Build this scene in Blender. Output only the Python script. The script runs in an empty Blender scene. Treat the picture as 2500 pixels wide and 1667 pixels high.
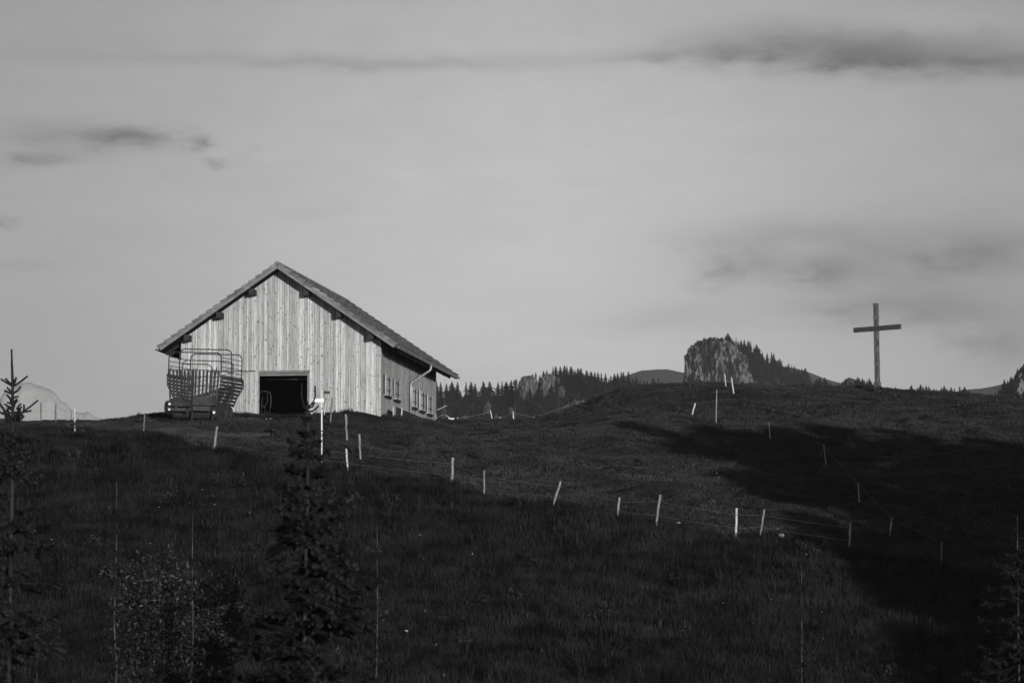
import bpy, math, random
import numpy as np
from mathutils import Vector, Matrix
R = math.radians
rnd = random.Random(7)
nr = np.random.RandomState(11)
S = bpy.context.scene
COL = S.collection

# ------------------------------------------------------------------ camera
F = 10000.0; W0, H0 = 2500, 1667
PITCH = 4.88
cam = bpy.data.cameras.new('camera'); co = bpy.data.objects.new('camera', cam); COL.objects.link(co)
cam.sensor_width = 36.0; cam.lens = 36.0 * F / W0
cam.clip_start = 0.5; cam.clip_end = 60000
co.location = (0, 0, 0); co.rotation_euler = (R(90 + PITCH), 0, 0)
S.camera = co
S.render.resolution_x = 1024; S.render.resolution_y = 682

# ------------------------------------------------------------------ light
SUN_AZ = 18.0     # degrees to the right of straight behind the camera
SUN_EL = 5.8
sl = bpy.data.lights.new('sun', 'SUN'); sl.energy = 3.4; sl.angle = R(0.5); sl.color = (1.0, 0.985, 0.965)
so = bpy.data.objects.new('sun', sl); COL.objects.link(so)
sd = Vector((math.sin(R(SUN_AZ)) * math.cos(R(SUN_EL)), -math.cos(R(SUN_AZ)) * math.cos(R(SUN_EL)), math.sin(R(SUN_EL))))
so.rotation_euler = sd.to_track_quat('Z', 'Y').to_euler()
S.view_settings.view_transform = 'Standard'; S.view_settings.look = 'None'
S.view_settings.exposure = 0.0; S.view_settings.gamma = 1.0
try: S.view_settings.use_curve_mapping = False
except Exception: pass

wd = bpy.data.worlds.new('World'); S.world = wd; wd.use_nodes = True
wt = wd.node_tree; wt.nodes.clear()
def wn(t, **k):
    n = wt.nodes.new(t)
    for a, b in k.items(): setattr(n, a, b)
    return n
def wm(op, a, b=None, c=None):
    n = wn('ShaderNodeMath', operation=op)
    for i, x in enumerate((a, b, c)):
        if x is None: continue
        if isinstance(x, (int, float)): n.inputs[i].default_value = x
        else: wt.links.new(x, n.inputs[i])
    return n.outputs[0]
sky = wn('ShaderNodeTexSky', sky_type='NISHITA'); sky.sun_disc = False
sky.sun_elevation = R(SUN_EL); sky.sun_rotation = R(180 - SUN_AZ)
sky.altitude = 1200; sky.air_density = 1.0; sky.dust_density = 1.5; sky.ozone_density = 1.0
bw = wn('ShaderNodeRGBToBW'); wt.links.new(sky.outputs[0], bw.inputs[0])
tc = wn('ShaderNodeTexCoord'); sx = wn('ShaderNodeSeparateXYZ'); wt.links.new(tc.outputs['Generated'], sx.inputs[0])
AZ = wm('MULTIPLY', wm('ARCTAN2', sx.outputs[0], sx.outputs[1]), 57.29578)
EL = wm('MULTIPLY', wm('ARCSINE', sx.outputs[2]), 57.29578)
cb = wn('ShaderNodeCombineXYZ'); wt.links.new(wm('MULTIPLY', AZ, 0.45), cb.inputs[0]); wt.links.new(wm('MULTIPLY', EL, 1.3), cb.inputs[1])
nz = wn('ShaderNodeTexNoise'); nz.inputs['Scale'].default_value = 1.0; nz.inputs['Detail'].default_value = 7; nz.inputs['Roughness'].default_value = 0.58
wt.links.new(cb.outputs[0], nz.inputs['Vector'])
cb2 = wn('ShaderNodeCombineXYZ'); wt.links.new(wm('MULTIPLY', AZ, 1.6), cb2.inputs[0]); wt.links.new(wm('MULTIPLY', EL, 4.0), cb2.inputs[1])
nz2 = wn('ShaderNodeTexNoise'); nz2.inputs['Scale'].default_value = 1.0; nz2.inputs['Detail'].default_value = 6; nz2.inputs['Roughness'].default_value = 0.6
wt.links.new(cb2.outputs[0], nz2.inputs['Vector'])
n1 = wm('SUBTRACT', nz.outputs[0], 0.5); n2 = wm('SUBTRACT', nz2.outputs[0], 0.5)
AZw = wm('ADD', AZ, wm('ADD', wm('MULTIPLY', n1, 1.5), wm('MULTIPLY', n2, 1.1)))
ELw = wm('ADD', EL, wm('ADD', wm('MULTIPLY', n1, -0.16), wm('MULTIPLY', n2, 0.34)))
def azd(u): return math.degrees(math.atan((u - 1250) / F))
def eld(v): return PITCH + math.degrees(math.atan((833.5 - v) / F))
def blob(u, v, su, sv, k, warp=True, tilt=0.0):
    a = wm('SUBTRACT', AZw if warp else AZ, azd(u)); e = wm('SUBTRACT', ELw if warp else EL, eld(v))
    if tilt: e = wm('ADD', e, wm('MULTIPLY', a, tilt))
    a = wm('MULTIPLY', a, 1 / (su * 0.00573)); e = wm('MULTIPLY', e, 1 / (sv * 0.00573))
    q = wm('ADD', wm('MULTIPLY', a, a), wm('MULTIPLY', e, e))
    return wm('MULTIPLY', wm('EXPONENT', wm('MULTIPLY', q, -1.0)), k)
clouds = [(450, 150, 650, 20, .06), (950, 157, 330, 15, .13), (1480, 148, 260, 14, .07), (1680, 136, 190, 17, .10), (1930, 100, 260, 46, .23), (2060, 142, 290, 42, .22), (2370, 170, 340, 30, .29), (2350, 125, 280, 42, .12),
          (150, 120, 350, 40, .03), (310, 342, 85, 20, .32), (215, 350, 190, 38, .14), (60, 330, 160, 40, .07), (490, 355, 36, 19, .30), (555, 402, 40, 13, .18), (20, 398, 65, 15, .26), (130, 395, 80, 12, .14), (5, 555, 36, 12, .18), (30, 860, 500, 260, .06), (640, 380, 20, 36, .04), (760, 520, 70, 12, .05),
          (2150, 660, 450, 140, .21), (1900, 575, 220, 30, .10), (1790, 645, 95, 50, .22), (1990, 665, 100, 34, .22), (2390, 620, 170, 55, .20), (2250, 765, 280, 40, .17), (2470, 850, 130, 60, .22), (1650, 770, 150, 30, .09), (1500, 800, 190, 24, .05), (1200, 445, 90, 16, .03), (1450, 445, 80, 14, .03), (60, 655, 120, 16, .05), (1250, 730, 260, 40, .02)]
tot = None
for c in clouds:
    b = blob(*c); tot = b if tot is None else wm('ADD', tot, b)
fine = wm('ADD', 1.0, wm('ADD', wm('MULTIPLY', n1, 1.5), wm('MULTIPLY', n2, 1.1)))
tot = wm('MULTIPLY', wm('MULTIPLY', tot, fine), 1.55)
glow = wm('ADD', blob(1380, 500, 950, 1000, .43, False), blob(1150, 800, 600, 260, .03, False))
glow = wm('ADD', glow, wm('ADD', blob(2250, 62, 330, 22, .10), blob(1150, 105, 260, 16, .04)))
fac = wm('MULTIPLY', wm('SUBTRACT', 1.0, tot), wm('ADD', 0.67, glow))
fac = wm('MULTIPLY', fac, wm('ADD', 1.0, wm('ADD', wm('MULTIPLY', n1, 0.22), wm('MULTIPLY', n2, 0.13))))
lum = wm('MULTIPLY', bw.outputs[0], fac)
bg = wn('ShaderNodeBackground'); wt.links.new(lum, bg.inputs[0]); bg.inputs[1].default_value = 0.13
wo = wn('ShaderNodeOutputWorld'); wt.links.new(bg.outputs[0], wo.inputs[0])

# ------------------------------------------------------------------ helpers
def tag(o, label=None, cat=None, group=None, kind=None):
    if label: o['label'] = label
    if cat: o['category'] = cat
    if group: o['group'] = group
    if kind: o['kind'] = kind
    return o
def empty(name, loc=(0, 0, 0), rz=0.0, rot=None):
    o = bpy.data.objects.new(name, None); COL.objects.link(o); o.location = loc
    o.rotation_euler = rot if rot else (0, 0, rz); o.empty_display_size = 0.3
    return o
class MB:
    def __init__(s): s.v = []; s.f = []; s.a = []; s.cur = 0.5
    def add(s, vs, fs):
        n = len(s.v); s.v += [tuple(x) for x in vs]; s.f += [tuple(i + n for i in f) for f in fs]; s.a += [s.cur] * len(vs)
    def box(s, c, d, rot=None, jit=0.0):
        x, y, z = d[0] / 2, d[1] / 2, d[2] / 2
        vs = [Vector((a * x, b * y, e * z)) for a in (-1, 1) for b in (-1, 1) for e in (-1, 1)]
        if jit: vs = [v + Vector((rnd.uniform(-jit, jit) for _ in range(3))) for v in vs]
        if rot is not None: vs = [rot @ v for v in vs]
        c = Vector(c); vs = [v + c for v in vs]
        s.add(vs, [(0, 1, 3, 2), (4, 6, 7, 5), (0, 4, 5, 1), (2, 3, 7, 6), (0, 2, 6, 4), (1, 5, 7, 3)])
    def bar(s, a, b, w, h=None, up=(0, 0, 1)):
        a = Vector(a); b = Vector(b); h = h or w; d = (b - a); L = d.length; d.normalize()
        u = Vector(up)
        if abs(d.dot(u)) > .98: u = Vector((1, 0, 0))
        x = d.cross(u).normalized(); z = x.cross(d)
        m = Matrix((x, d, z)).transposed()
        s.box((a + b) / 2, (w, L, h), m)
    def tube(s, pts, r, n=8, cap=True):
        pts = [Vector(p) for p in pts]; k = len(pts)
        rr = r if isinstance(r, (list, tuple)) else [r] * k
        base = len(s.v); vs = []; prev = None
        for i, p in enumerate(pts):
            d = (pts[min(i + 1, k - 1)] - pts[max(i - 1, 0)]).normalized()
            if prev is None:
                u = Vector((0, 0, 1)) if abs(d.z) < .9 else Vector((1, 0, 0))
                x = d.cross(u).normalized()
            else: x = (prev - d * prev.dot(d)).normalized()
            prev = x; y = d.cross(x)
            for j in range(n):
                t = 2 * math.pi * j / n; vs.append(p + (x * math.cos(t) + y * math.sin(t)) * rr[i])
        fs = []
        for i in range(k - 1):
            for j in range(n):
                a = i * n + j; b = i * n + (j + 1) % n; fs.append((a, b, b + n, a + n))
        if cap: fs.append(tuple(range(n - 1, -1, -1))); fs.append(tuple(range((k - 1) * n, k * n)))
        s.add(vs, fs)
    def build(s, name, mat, parent=None, smooth=False, col=COL):
        me = bpy.data.meshes.new(name); me.from_pydata(s.v, [], s.f)
        at = me.attributes.new('tone', 'FLOAT', 'POINT'); at.data.foreach_set('value', s.a)
        me.materials.append(mat); me.update()
        if smooth: me.polygons.foreach_set('use_smooth', [True] * len(me.polygons))
        o = bpy.data.objects.new(name, me); col.objects.link(o)
        if parent: o.parent = parent
        return o
def arr_mesh(name, V, Fc, mat, tone=None, parent=None, smooth=False):
    """V (n,3) float array; Fc (m,3) or (m,4) int array"""
    me = bpy.data.meshes.new(name); n = len(V); m, k = Fc.shape
    me.vertices.add(n); me.vertices.foreach_set('co', V.astype(np.float32).ravel())
    me.loops.add(m * k); me.loops.foreach_set('vertex_index', Fc.astype(np.int32).ravel())
    me.polygons.add(m); me.polygons.foreach_set('loop_start', np.arange(0, m * k, k, dtype=np.int32))
    me.polygons.foreach_set('loop_total', np.full(m, k, dtype=np.int32))
    if smooth: me.polygons.foreach_set('use_smooth', np.ones(m, dtype=bool))
    at = me.attributes.new('tone', 'FLOAT', 'POINT')
    at.data.foreach_set('value', (np.full(n, .5) if tone is None else tone).astype(np.float32))
    me.materials.append(mat); me.update(calc_edges=True); me.validate()
    o = bpy.data.objects.new(name, me); COL.objects.link(o)
    if parent: o.parent = parent
    return o

# ------------------------------------------------------------------ materials
def mat(name, g0, g1=None, rough=.8, scale=None, stretch=(1, 1, 1), detail=5, tone=0.0, bump=0.0, metal=0.0, spec=.3, contrast=(.35, .65), extra=None):
    """grey material: noise mixes g0..g1, 'tone' attribute multiplies"""
    m = bpy.data.materials.new(name); m.use_nodes = True; t = m.node_tree; N = t.nodes; L = t.links
    b = N['Principled BSDF']; b.inputs['Roughness'].default_value = rough; b.inputs['Metallic'].default_value = metal
    b.inputs['Specular IOR Level'].default_value = spec
    g1 = g0 if g1 is None else g1
    tcn = N.new('ShaderNodeTexCoord'); mp = N.new('ShaderNodeMapping'); mp.inputs['Scale'].default_value = stretch
    L.new(tcn.outputs['Object'], mp.inputs['Vector'])
    no = N.new('ShaderNodeTexNoise'); no.inputs['Scale'].default_value = scale or 4; no.inputs['Detail'].default_value = detail
    no.inputs['Roughness'].default_value = .6
    L.new(mp.outputs[0], no.inputs['Vector'])
    mr = N.new('ShaderNodeMapRange'); L.new(no.outputs[0], mr.inputs[0])
    mr.inputs[1].default_value, mr.inputs[2].default_value = contrast
    mr.inputs[3].default_value = g0; mr.inputs[4].default_value = g1
    out = mr.outputs[0]
    if tone:
        at = N.new('ShaderNodeAttribute'); at.attribute_name = 'tone'
        m2 = N.new('ShaderNodeMapRange'); L.new(at.outputs['Fac'], m2.inputs[0])
        m2.inputs[3].default_value = 1 - tone; m2.inputs[4].default_value = 1 + tone
        mu = N.new('ShaderNodeMath'); mu.operation = 'MULTIPLY'; L.new(out, mu.inputs[0]); L.new(m2.outputs[0], mu.inputs[1]); out = mu.outputs[0]
    if extra: out = extra(N, L, mp, out)
    L.new(out, b.inputs['Base Color'])
    if bump:
        bp = N.new('ShaderNodeBump'); bp.inputs['Strength'].default_value = 1.0; bp.inputs['Distance'].default_value = bump
        L.new(no.outputs[0], bp.inputs['Height']); L.new(bp.outputs[0], b.inputs['Normal'])
    return m
def knots(N, L, mp, out):
    """dark knots in each board, from the board's own offset"""
    tcn = N.new('ShaderNodeTexCoord'); at = N.new('ShaderNodeAttribute'); at.attribute_name = 'tone'
    sp = N.new('ShaderNodeSeparateXYZ'); L.new(tcn.outputs['Object'], sp.inputs[0])
    ad = N.new('ShaderNodeMath'); ad.operation = 'MULTIPLY_ADD'; L.new(at.outputs['Fac'], ad.inputs[0]); ad.inputs[1].default_value = 37.0; L.new(sp.outputs[2], ad.inputs[2])
    sc = N.new('ShaderNodeMath'); sc.operation = 'MULTIPLY'; L.new(ad.outputs[0], sc.inputs[0]); sc.inputs[1].default_value = 0.75
    xx = N.new('ShaderNodeMath'); xx.operation = 'ADD'; L.new(sp.outputs[0], xx.inputs[0]); L.new(sp.outputs[1], xx.inputs[1])
    cbn = N.new('ShaderNodeCombineXYZ'); L.new(xx.outputs[0], cbn.inputs[0]); L.new(sc.outputs[0], cbn.inputs[2])
    vo = N.new('ShaderNodeTexVoronoi'); vo.inputs['Scale'].default_value = 6.5; L.new(cbn.outputs[0], vo.inputs['Vector'])
    no = N.new('ShaderNodeTexNoise'); no.inputs['Scale'].default_value = 11; no.inputs['Detail'].default_value = 5; L.new(cbn.outputs[0], no.inputs['Vector'])
    s2 = N.new('ShaderNodeMath'); s2.operation = 'MULTIPLY_ADD'; L.new(no.outputs[0], s2.inputs[0]); s2.inputs[1].default_value = .62; L.new(vo.outputs['Distance'], s2.inputs[2])
    mr = N.new('ShaderNodeMapRange'); L.new(s2.outputs[0], mr.inputs[0])
    mr.inputs[1].default_value = .34; mr.inputs[2].default_value = .58; mr.inputs[3].default_value = .16; mr.inputs[4].default_value = 1.0
    mu = N.new('ShaderNodeMath'); mu.operation = 'MULTIPLY'; L.new(out, mu.inputs[0]); L.new(mr.outputs[0], mu.inputs[1])
    return mu.outputs[0]
M = {}
M['grass'] = mat('tall_grass', .0115, .0200, scale=.35, tone=.82, rough=.9, spec=.0, contrast=(.38, .62))  # dark grass, lowered further so its colour carries the foreground shade
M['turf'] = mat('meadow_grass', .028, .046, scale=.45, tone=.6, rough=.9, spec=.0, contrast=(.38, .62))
M['flower'] = mat('flower_heads', .12, .30, scale=9)
M['soil'] = mat('ground_soil', .016, .036, scale=1.3, rough=.95, bump=.05, spec=.0)
M['track'] = mat('path_gravel', .055, .08, scale=2.5, rough=.95, bump=.02, spec=.0)
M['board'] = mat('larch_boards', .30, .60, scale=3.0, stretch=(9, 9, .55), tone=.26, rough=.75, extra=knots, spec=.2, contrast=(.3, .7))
M['board2'] = mat('darker_boards', .15, .28, scale=3.0, stretch=(9, 9, .55), tone=.20, rough=.8, extra=knots, spec=.2, contrast=(.3, .7))  # darker copy of the gable boards for the side and rear walls
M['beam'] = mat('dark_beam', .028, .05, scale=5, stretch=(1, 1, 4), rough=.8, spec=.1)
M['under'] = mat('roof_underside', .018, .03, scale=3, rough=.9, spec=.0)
M['barge'] = mat('barge_board', .14, .22, scale=4, stretch=(.5, 1, 1), rough=.7)
M['tile'] = mat('roof_tile', .12, .20, scale=2.2, tone=.35, rough=.75, spec=.2)
M['zinc'] = mat('zinc', .28, .40, scale=6, rough=.45, metal=.35)
M['zincdark'] = mat('weathered_zinc', .10, .16, scale=6, rough=.5, metal=.3)
M['white'] = mat('white_paint', .72, .82, scale=9, rough=.5)
M['pale'] = mat('pale_wood', .34, .52, scale=7, stretch=(1, 1, .3), tone=.3, rough=.8)
M['postw'] = mat('post_wood', .13, .27, scale=9, stretch=(1, 1, .25), tone=.45, rough=.85, contrast=(.3, .7))
M['wire'] = mat('fence_wire', .16, .22, rough=.6, metal=.2)
M['black'] = mat('dark_iron', .012, .02, rough=.5)
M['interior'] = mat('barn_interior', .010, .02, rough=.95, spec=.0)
M['wagon'] = mat('wagon_paint', .026, .048, scale=8, rough=.6, tone=.3)
M['wagontube'] = mat('wagon_tube', .02, .036, scale=8, rough=.5)
M['rubber'] = mat('rubber', .02, .035, rough=.85)
M['cross'] = mat('cross_wood', .025, .20, scale=3.4, stretch=(6, 6, .9), rough=.85, bump=.01, contrast=(.40, .64))
M['crossbar'] = mat('crossbar_wood', .025, .085, scale=3, stretch=(.9, 6, 6), rough=.9, bump=.01, contrast=(.3, .75))
M['needle'] = mat('spruce_needles', .012, .026, scale=3, tone=.4, rough=.8, spec=.1)
M['bark'] = mat('spruce_bark', .012, .048, scale=6, stretch=(1, 1, .4), rough=.9, spec=.0)
M['palebark'] = mat('pale_bark', .012, .09, scale=5, stretch=(1, 1, .7), rough=.9, spec=.0, contrast=(.42, .62))
M['leaf'] = mat('shrub_leaves', .022, .05, scale=2.5, tone=.85, rough=.6, spec=.3)
M['farneedle'] = mat('forest_foliage', .010, .021, scale=.35, tone=.45, rough=.9, spec=.0)
M['farhill'] = mat('hill_turf', .040, .075, scale=.02, rough=1, spec=.0)
M['valley'] = mat('valley_floor', .03, .05, scale=.02, rough=1, spec=.0)
def cliffmix(N, L, mp, out):
    tcn = N.new('ShaderNodeTexCoord'); mp2 = N.new('ShaderNodeMapping'); mp2.inputs['Scale'].default_value = (.10, .10, .055); mp2.inputs['Rotation'].default_value = (0, R(14), 0)
    L.new(tcn.outputs['Object'], mp2.inputs[0]); no = N.new('ShaderNodeTexNoise'); no.inputs['Scale'].default_value = 1.7; no.inputs['Detail'].default_value = 7; no.inputs['Roughness'].default_value = .62
    no.inputs['Distortion'].default_value = .6
    L.new(mp2.outputs[0], no.inputs[0]); mr = N.new('ShaderNodeMapRange'); L.new(no.outputs[0], mr.inputs[0]); mr.inputs[1].default_value = .47; mr.inputs[2].default_value = .53; mr.inputs[3].default_value = .16; mr.inputs[4].default_value = 1
    mu = N.new('ShaderNodeMath'); mu.operation = 'MULTIPLY'; L.new(out, mu.inputs[0]); L.new(mr.outputs[0], mu.inputs[1]); return mu.outputs[0]
M['cliff'] = mat('limestone', .15, .29, scale=.35, stretch=(1, 1, .45), detail=9, rough=.95, bump=1.2, extra=cliffmix, spec=.0)
M['cliff2'] = mat('pale_limestone', .07, .20, scale=.5, stretch=(1, 1, .5), detail=9, rough=.95, bump=.6, spec=.0)
M['mountain'] = mat('mountain_rock', .42, .55, scale=.006, stretch=(1, 1, .5), detail=9, rough=1, bump=30, spec=.0)  # pale limestone, brightened so its colour carries part of the haze
M['stone'] = mat('limestone_rock', .10, .26, scale=5, rough=.9, bump=.03)
M['bushpale'] = mat('pale_bush', .07, .12, scale=1, tone=.4, rough=.9, spec=.0)

# ------------------------------------------------------------------ pixel rays and the ground
ce, se = math.cos(R(PITCH)), math.sin(R(PITCH))
def ray(u, v):
    q = -(v - 833.5); d = np.array([u - 1250.0, F * ce - q * se, F * se + q * ce]); return d / d[1]
def at(u, v, y): return ray(u, v) * y
cps = []
def cp(u, v, y): p = at(u, v, y); cps.append((p[0], p[1], p[2]))
rows_mid = [(1667, 133), (1550, 138.5), (1400, 147), (1300, 154), (1180, 165)]
for u in (-500, 0, 500, 1000, 1400): 
    for v, y in rows_mid: cp(u, v + (10 if u < 100 else 0), y)
for u in (1800, 2200, 2600, 3000):
    for v, y in ((1667, 134), (1550, 139), (1400, 147.5), (1300, 154), (1180, 164.5)): cp(u, v, y)
for u in (-500, -100, 150, 300):
    cp(u, 1100, 171.5); cp(u, 1060, 177); cp(u, 1029, 185); p = at(u, 1029, 185); cps.append((p[0] * 1.06, 197, p[2] - .35)); cps.append((p[0] * 1.15, 215, p[2] - 1.5))
for u in (690, 920):
    cp(u, 1100, 172.5); cp(u, 1045, 180); cp(u, 1014, 185)
for u in (430, 520): cp(u, 1110, 171); cp(u, 1055, 176.5); cp(u, 1026, 180.3); cp(u, 1019, 182.5); cp(u, 1016, 185)
for u in (1080, 1150, 1250, 1320): cp(u, 1046, 192); cp(u, 1037, 198); p = at(u, 1031, 203); cps.append((p[0], 208, p[2] - .25)); cps.append((p[0], 214, p[2] - .7))
cp(350, 1020, 186.5); cp(1063, 1026, 201); cp(1120, 1032, 203); cp(1250, 1030, 203); cp(1345, 1016, 203); cp(1400, 993, 203); cp(1450, 972, 205)
for x, y, z in ((-14, 195, 12.5), (-10, 201, 12.8), (-6, 192, 12.85), (-12, 215, 12.0), (-6, 222, 12.0), (2, 220, 12.2)): cps.append((x, y, z))
for u in (1100, 1250, 1400): cp(u, 1100, 173.5); cp(u, 1060, 183 if u < 1300 else 181)
for u, vc in ((1510, 958), (1600, 950), (1700, 946), (1800, 945), (1900, 944), (2000, 947), (2144, 958), (2300, 962), (2400, 966), (2500, 972), (2700, 985), (3000, 1000)):
    cp(u, vc, 208 if u < 2100 else 203)
    p = at(u, vc, 208); cps.append((p[0], 224, p[2] - .3)); cps.append((p[0] * 1.1, 245, p[2] - 2.2))
    if u % 200 == 0 or u == 1510:
        cp(u, 1110, 174.5); cp(u, 1050, 183.5); cp(u, 1000, 192.5)
for x in (-140, -90, -45, 0, 45, 90, 140):
    for y, z in ((110, -3.6), (85, -5.5), (60, -5.5), (30, -3.2), (0, -1.7), (-60, -2.5), (-150, -6), (280, 8), (330, 8)):
        cps.append((x, y, z + .0 * x))
for y, z in ((133, .1), (165, 7.8), (190, 12), (215, 12.5)):
    for x in (-140, -80, 70, 140): cps.append((x, y, z))
P = np.array(cps)
def tps(d2): return np.where(d2 > 0, d2 * np.log(np.maximum(d2, 1e-9)), 0)
xy = P[:, :2] / 100; n = len(P)
K = tps(((xy[:, None] - xy[None]) ** 2).sum(-1)) + np.eye(n) * 2e-5
A = np.zeros((n + 3, n + 3)); A[:n, :n] = K; A[:n, n] = 1; A[:n, n + 1:] = xy; A[n, :n] = 1; A[n + 1:, :n] = xy.T
coef = np.linalg.solve(A, np.concatenate([P[:, 2], np.zeros(3)]))
_ph = nr.uniform(0, 6.28, (40, 3))
def bumps(x, y):
    z = 0
    for i in range(40):
        wl = [9, 6, 4, 2.6, 1.7, 1.1, .8, .6][i % 8]; am = [.06, .05, .045, .035, .025, .02, .014, .01][i % 8]
        a = _ph[i, 0]; k = 6.28 / wl
        z = z + am * np.sin(k * (x * np.cos(a) + y * np.sin(a)) + _ph[i, 1])
    return z * .42
def gz(x, y, b=True):
    x = np.asarray(x, float); y = np.asarray(y, float); sh = x.shape; X = np.stack([x.ravel(), y.ravel()], 1) / 100
    out = np.empty(len(X))
    for s in range(0, len(X), 20000):
        q = X[s:s + 20000]; out[s:s + 20000] = tps(((q[:, None] - xy[None]) ** 2).sum(-1)) @ coef[:n] + coef[n] + q @ coef[n + 1:]
    out = out.reshape(sh)
    return out + bumps(x, y) if b else out
def g1(x, y): return float(gz(np.array([x]), np.array([y]))[0])
def hit(u, v, y0=120, y1=235):
    ys = np.arange(y0, y1, .25); r = ray(u, v); z = gz(r[0] * ys, ys); below = z >= r[2] * ys
    k = np.argmax(below)
    if not below.any(): k = int(np.argmax(z - r[2] * ys))
    return np.array([r[0] * ys[k], ys[k], z[k]])
# ground sheet: fine in the middle, coarse outside
def axis(lo, a, b, hi, step):
    m = np.arange(a, b + 1e-6, step); l = a - np.cumsum(step * 1.13 ** np.arange(1, 60)); r_ = b + np.cumsum(step * 1.13 ** np.arange(1, 60))
    return np.concatenate([l[l > lo][::-1], m, r_[r_ < hi]])
gx = axis(-150, -30, 34, 150, .28); gy = axis(-150, 128, 226, 340, .28)
X, Y = np.meshgrid(gx, gy); Z = gz(X, Y)
V = np.stack([X.ravel(), Y.ravel(), Z.ravel()], 1); nx = len(gx); ny = len(gy)
i, j = np.meshgrid(np.arange(nx - 1), np.arange(ny - 1)); a = (j * nx + i).ravel(); FC = np.stack([a, a + 1, a + nx + 1, a + nx], 1)
tag(arr_mesh('ground', V, FC, M['soil'], smooth=True), kind='structure')

# valley beyond the crest, rising steadily towards the far hills
vx = np.concatenate([np.linspace(-4000, -400, 14), np.linspace(-350, 350, 22), np.linspace(400, 4000, 14)]); vy = np.concatenate([np.linspace(250, 1400, 26), np.geomspace(1500, 10000, 20)])
X, Y = np.meshgrid(vx, vy); Z = np.where(Y < 400, 3 + (Y - 250) * .11, .0575 * np.minimum(Y, 5200) - 3.5) + 2.0 * np.sin(X / 90 + Y / 170) * np.minimum(1, Y / 600)
edge = np.clip(-Y + 420, 0, 200) / 170; Z = Z - edge * 6
V = np.stack([X.ravel(), Y.ravel(), Z.ravel()], 1); nx = len(vx)
i, j = np.meshgrid(np.arange(nx - 1), np.arange(len(vy) - 1)); a = (j * nx + i).ravel()
tag(arr_mesh('valley', V, np.stack([a, a + 1, a + nx + 1, a + nx], 1), M['valley'], smooth=True), kind='structure')

# path
def path_strip():
    pts = [(-160, 1031), (100, 1030.5), (250, 1033), (380, 1044), (470, 1056), (560, 1062), (660, 1064)]
    c = []
    for u, v in pts: h = hit(u, v, 150, 200); c.append(h)
    c = np.array(c); t = np.linspace(0, len(c) - 1, 70); cx = np.interp(t, range(len(c)), c[:, 0]); cy = np.interp(t, range(len(c)), c[:, 1])
    w = np.interp(t, range(len(c)), [1.6, 1.6, 1.5, 1.2, .8, .5, .2]); d = np.stack([np.gradient(cx), np.gradient(cy)], 1); d /= np.linalg.norm(d, axis=1)[:, None]
    V = []
    for s in np.linspace(-1, 1, 9):
        px = cx - d[:, 1] * w * s; py = cy + d[:, 0] * w * s; V.append(np.stack([px, py, gz(px, py) + .05 - .05 * s * s], 1))
    V = np.concatenate(V); i, j = np.meshgrid(np.arange(69), np.arange(8)); a = (j * 70 + i).ravel()
    tag(arr_mesh('path', V, np.stack([a, a + 70, a + 71, a + 1], 1), M['track'], smooth=True), kind='structure')
    return np.stack([cx, cy], 1), w
path_c, path_w = path_strip()

# ------------------------------------------------------------------ grass (stuff)
def vnoise(x, y, s, seed):
    r = np.random.RandomState(seed); out = 0
    for k in range(10):
        a = r.uniform(0, 6.28); f = s * r.uniform(.6, 1.7); out = out + np.sin(f * (x * np.cos(a) + y * np.sin(a)) + r.uniform(0, 6.28))
    return out / 4.5
def blades(name, cx, cy, hh, nb, wid, spread, lean, m, label, tone, seed):
    r = np.random.RandomState(seed); n = len(cx)
    cx = np.repeat(cx, nb); cy = np.repeat(cy, nb); hh = np.repeat(hh, nb) * r.uniform(.55, 1.1, n * nb); tone = np.repeat(tone, nb) + r.normal(0, .16, n * nb)
    bx = cx + r.normal(0, spread, n * nb); by = cy + r.normal(0, spread, n * nb); bz = gz_fast(bx, by) - .02
    a = r.uniform(0, 6.28, n * nb); ln = hh * np.abs(r.normal(0, lean, n * nb)); dx = np.cos(a) * ln; dy = np.sin(a) * ln
    wa = r.uniform(-.9, .9, n * nb); w = wid * r.uniform(.6, 1.4, n * nb); wx = np.cos(wa) * w; wy = np.sin(wa) * w
    N_ = n * nb; V = np.empty((N_, 5, 3))
    V[:, 0] = np.stack([bx - wx, by - wy, bz], 1); V[:, 1] = np.stack([bx + wx, by + wy, bz], 1)
    mx, my, mz = bx + dx * .3, by + dy * .3, bz + hh * .6
    V[:, 2] = np.stack([mx + wx * .8, my + wy * .8, mz], 1); V[:, 3] = np.stack([mx - wx * .8, my - wy * .8, mz], 1)
    V[:, 4] = np.stack([bx + dx, by + dy, bz + hh * (1 - .25 * np.minimum(1, lean))], 1)
    b = np.arange(N_)[:, None] * 5
    T = np.concatenate([b + np.array([[0, 1, 2]]), b + np.array([[0, 2, 3]]), b + np.array([[3, 2, 4]])])
    o = arr_mesh(name, V.reshape(-1, 3), T, m, tone=np.repeat(np.clip(tone, 0, 1), 5))
    tag(o, label, 'grass', kind='stuff'); return o
GXF = np.arange(-60, 60.1, .5); GYF = np.arange(40, 235.1, .5)
GF = gz(*np.meshgrid(GXF, GYF))
def gz_fast(x, y):
    fx = np.clip((x + 60) / .5, 0, len(GXF) - 1.001); fy = np.clip((y - 40) / .5, 0, len(GYF) - 1.001); i = fx.astype(int); j = fy.astype(int); fx = fx - i; fy = fy - j
    return GF[j, i] * (1 - fx) * (1 - fy) + GF[j, i + 1] * fx * (1 - fy) + GF[j + 1, i] * (1 - fx) * fy + GF[j + 1, i + 1] * fx * fy
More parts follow.
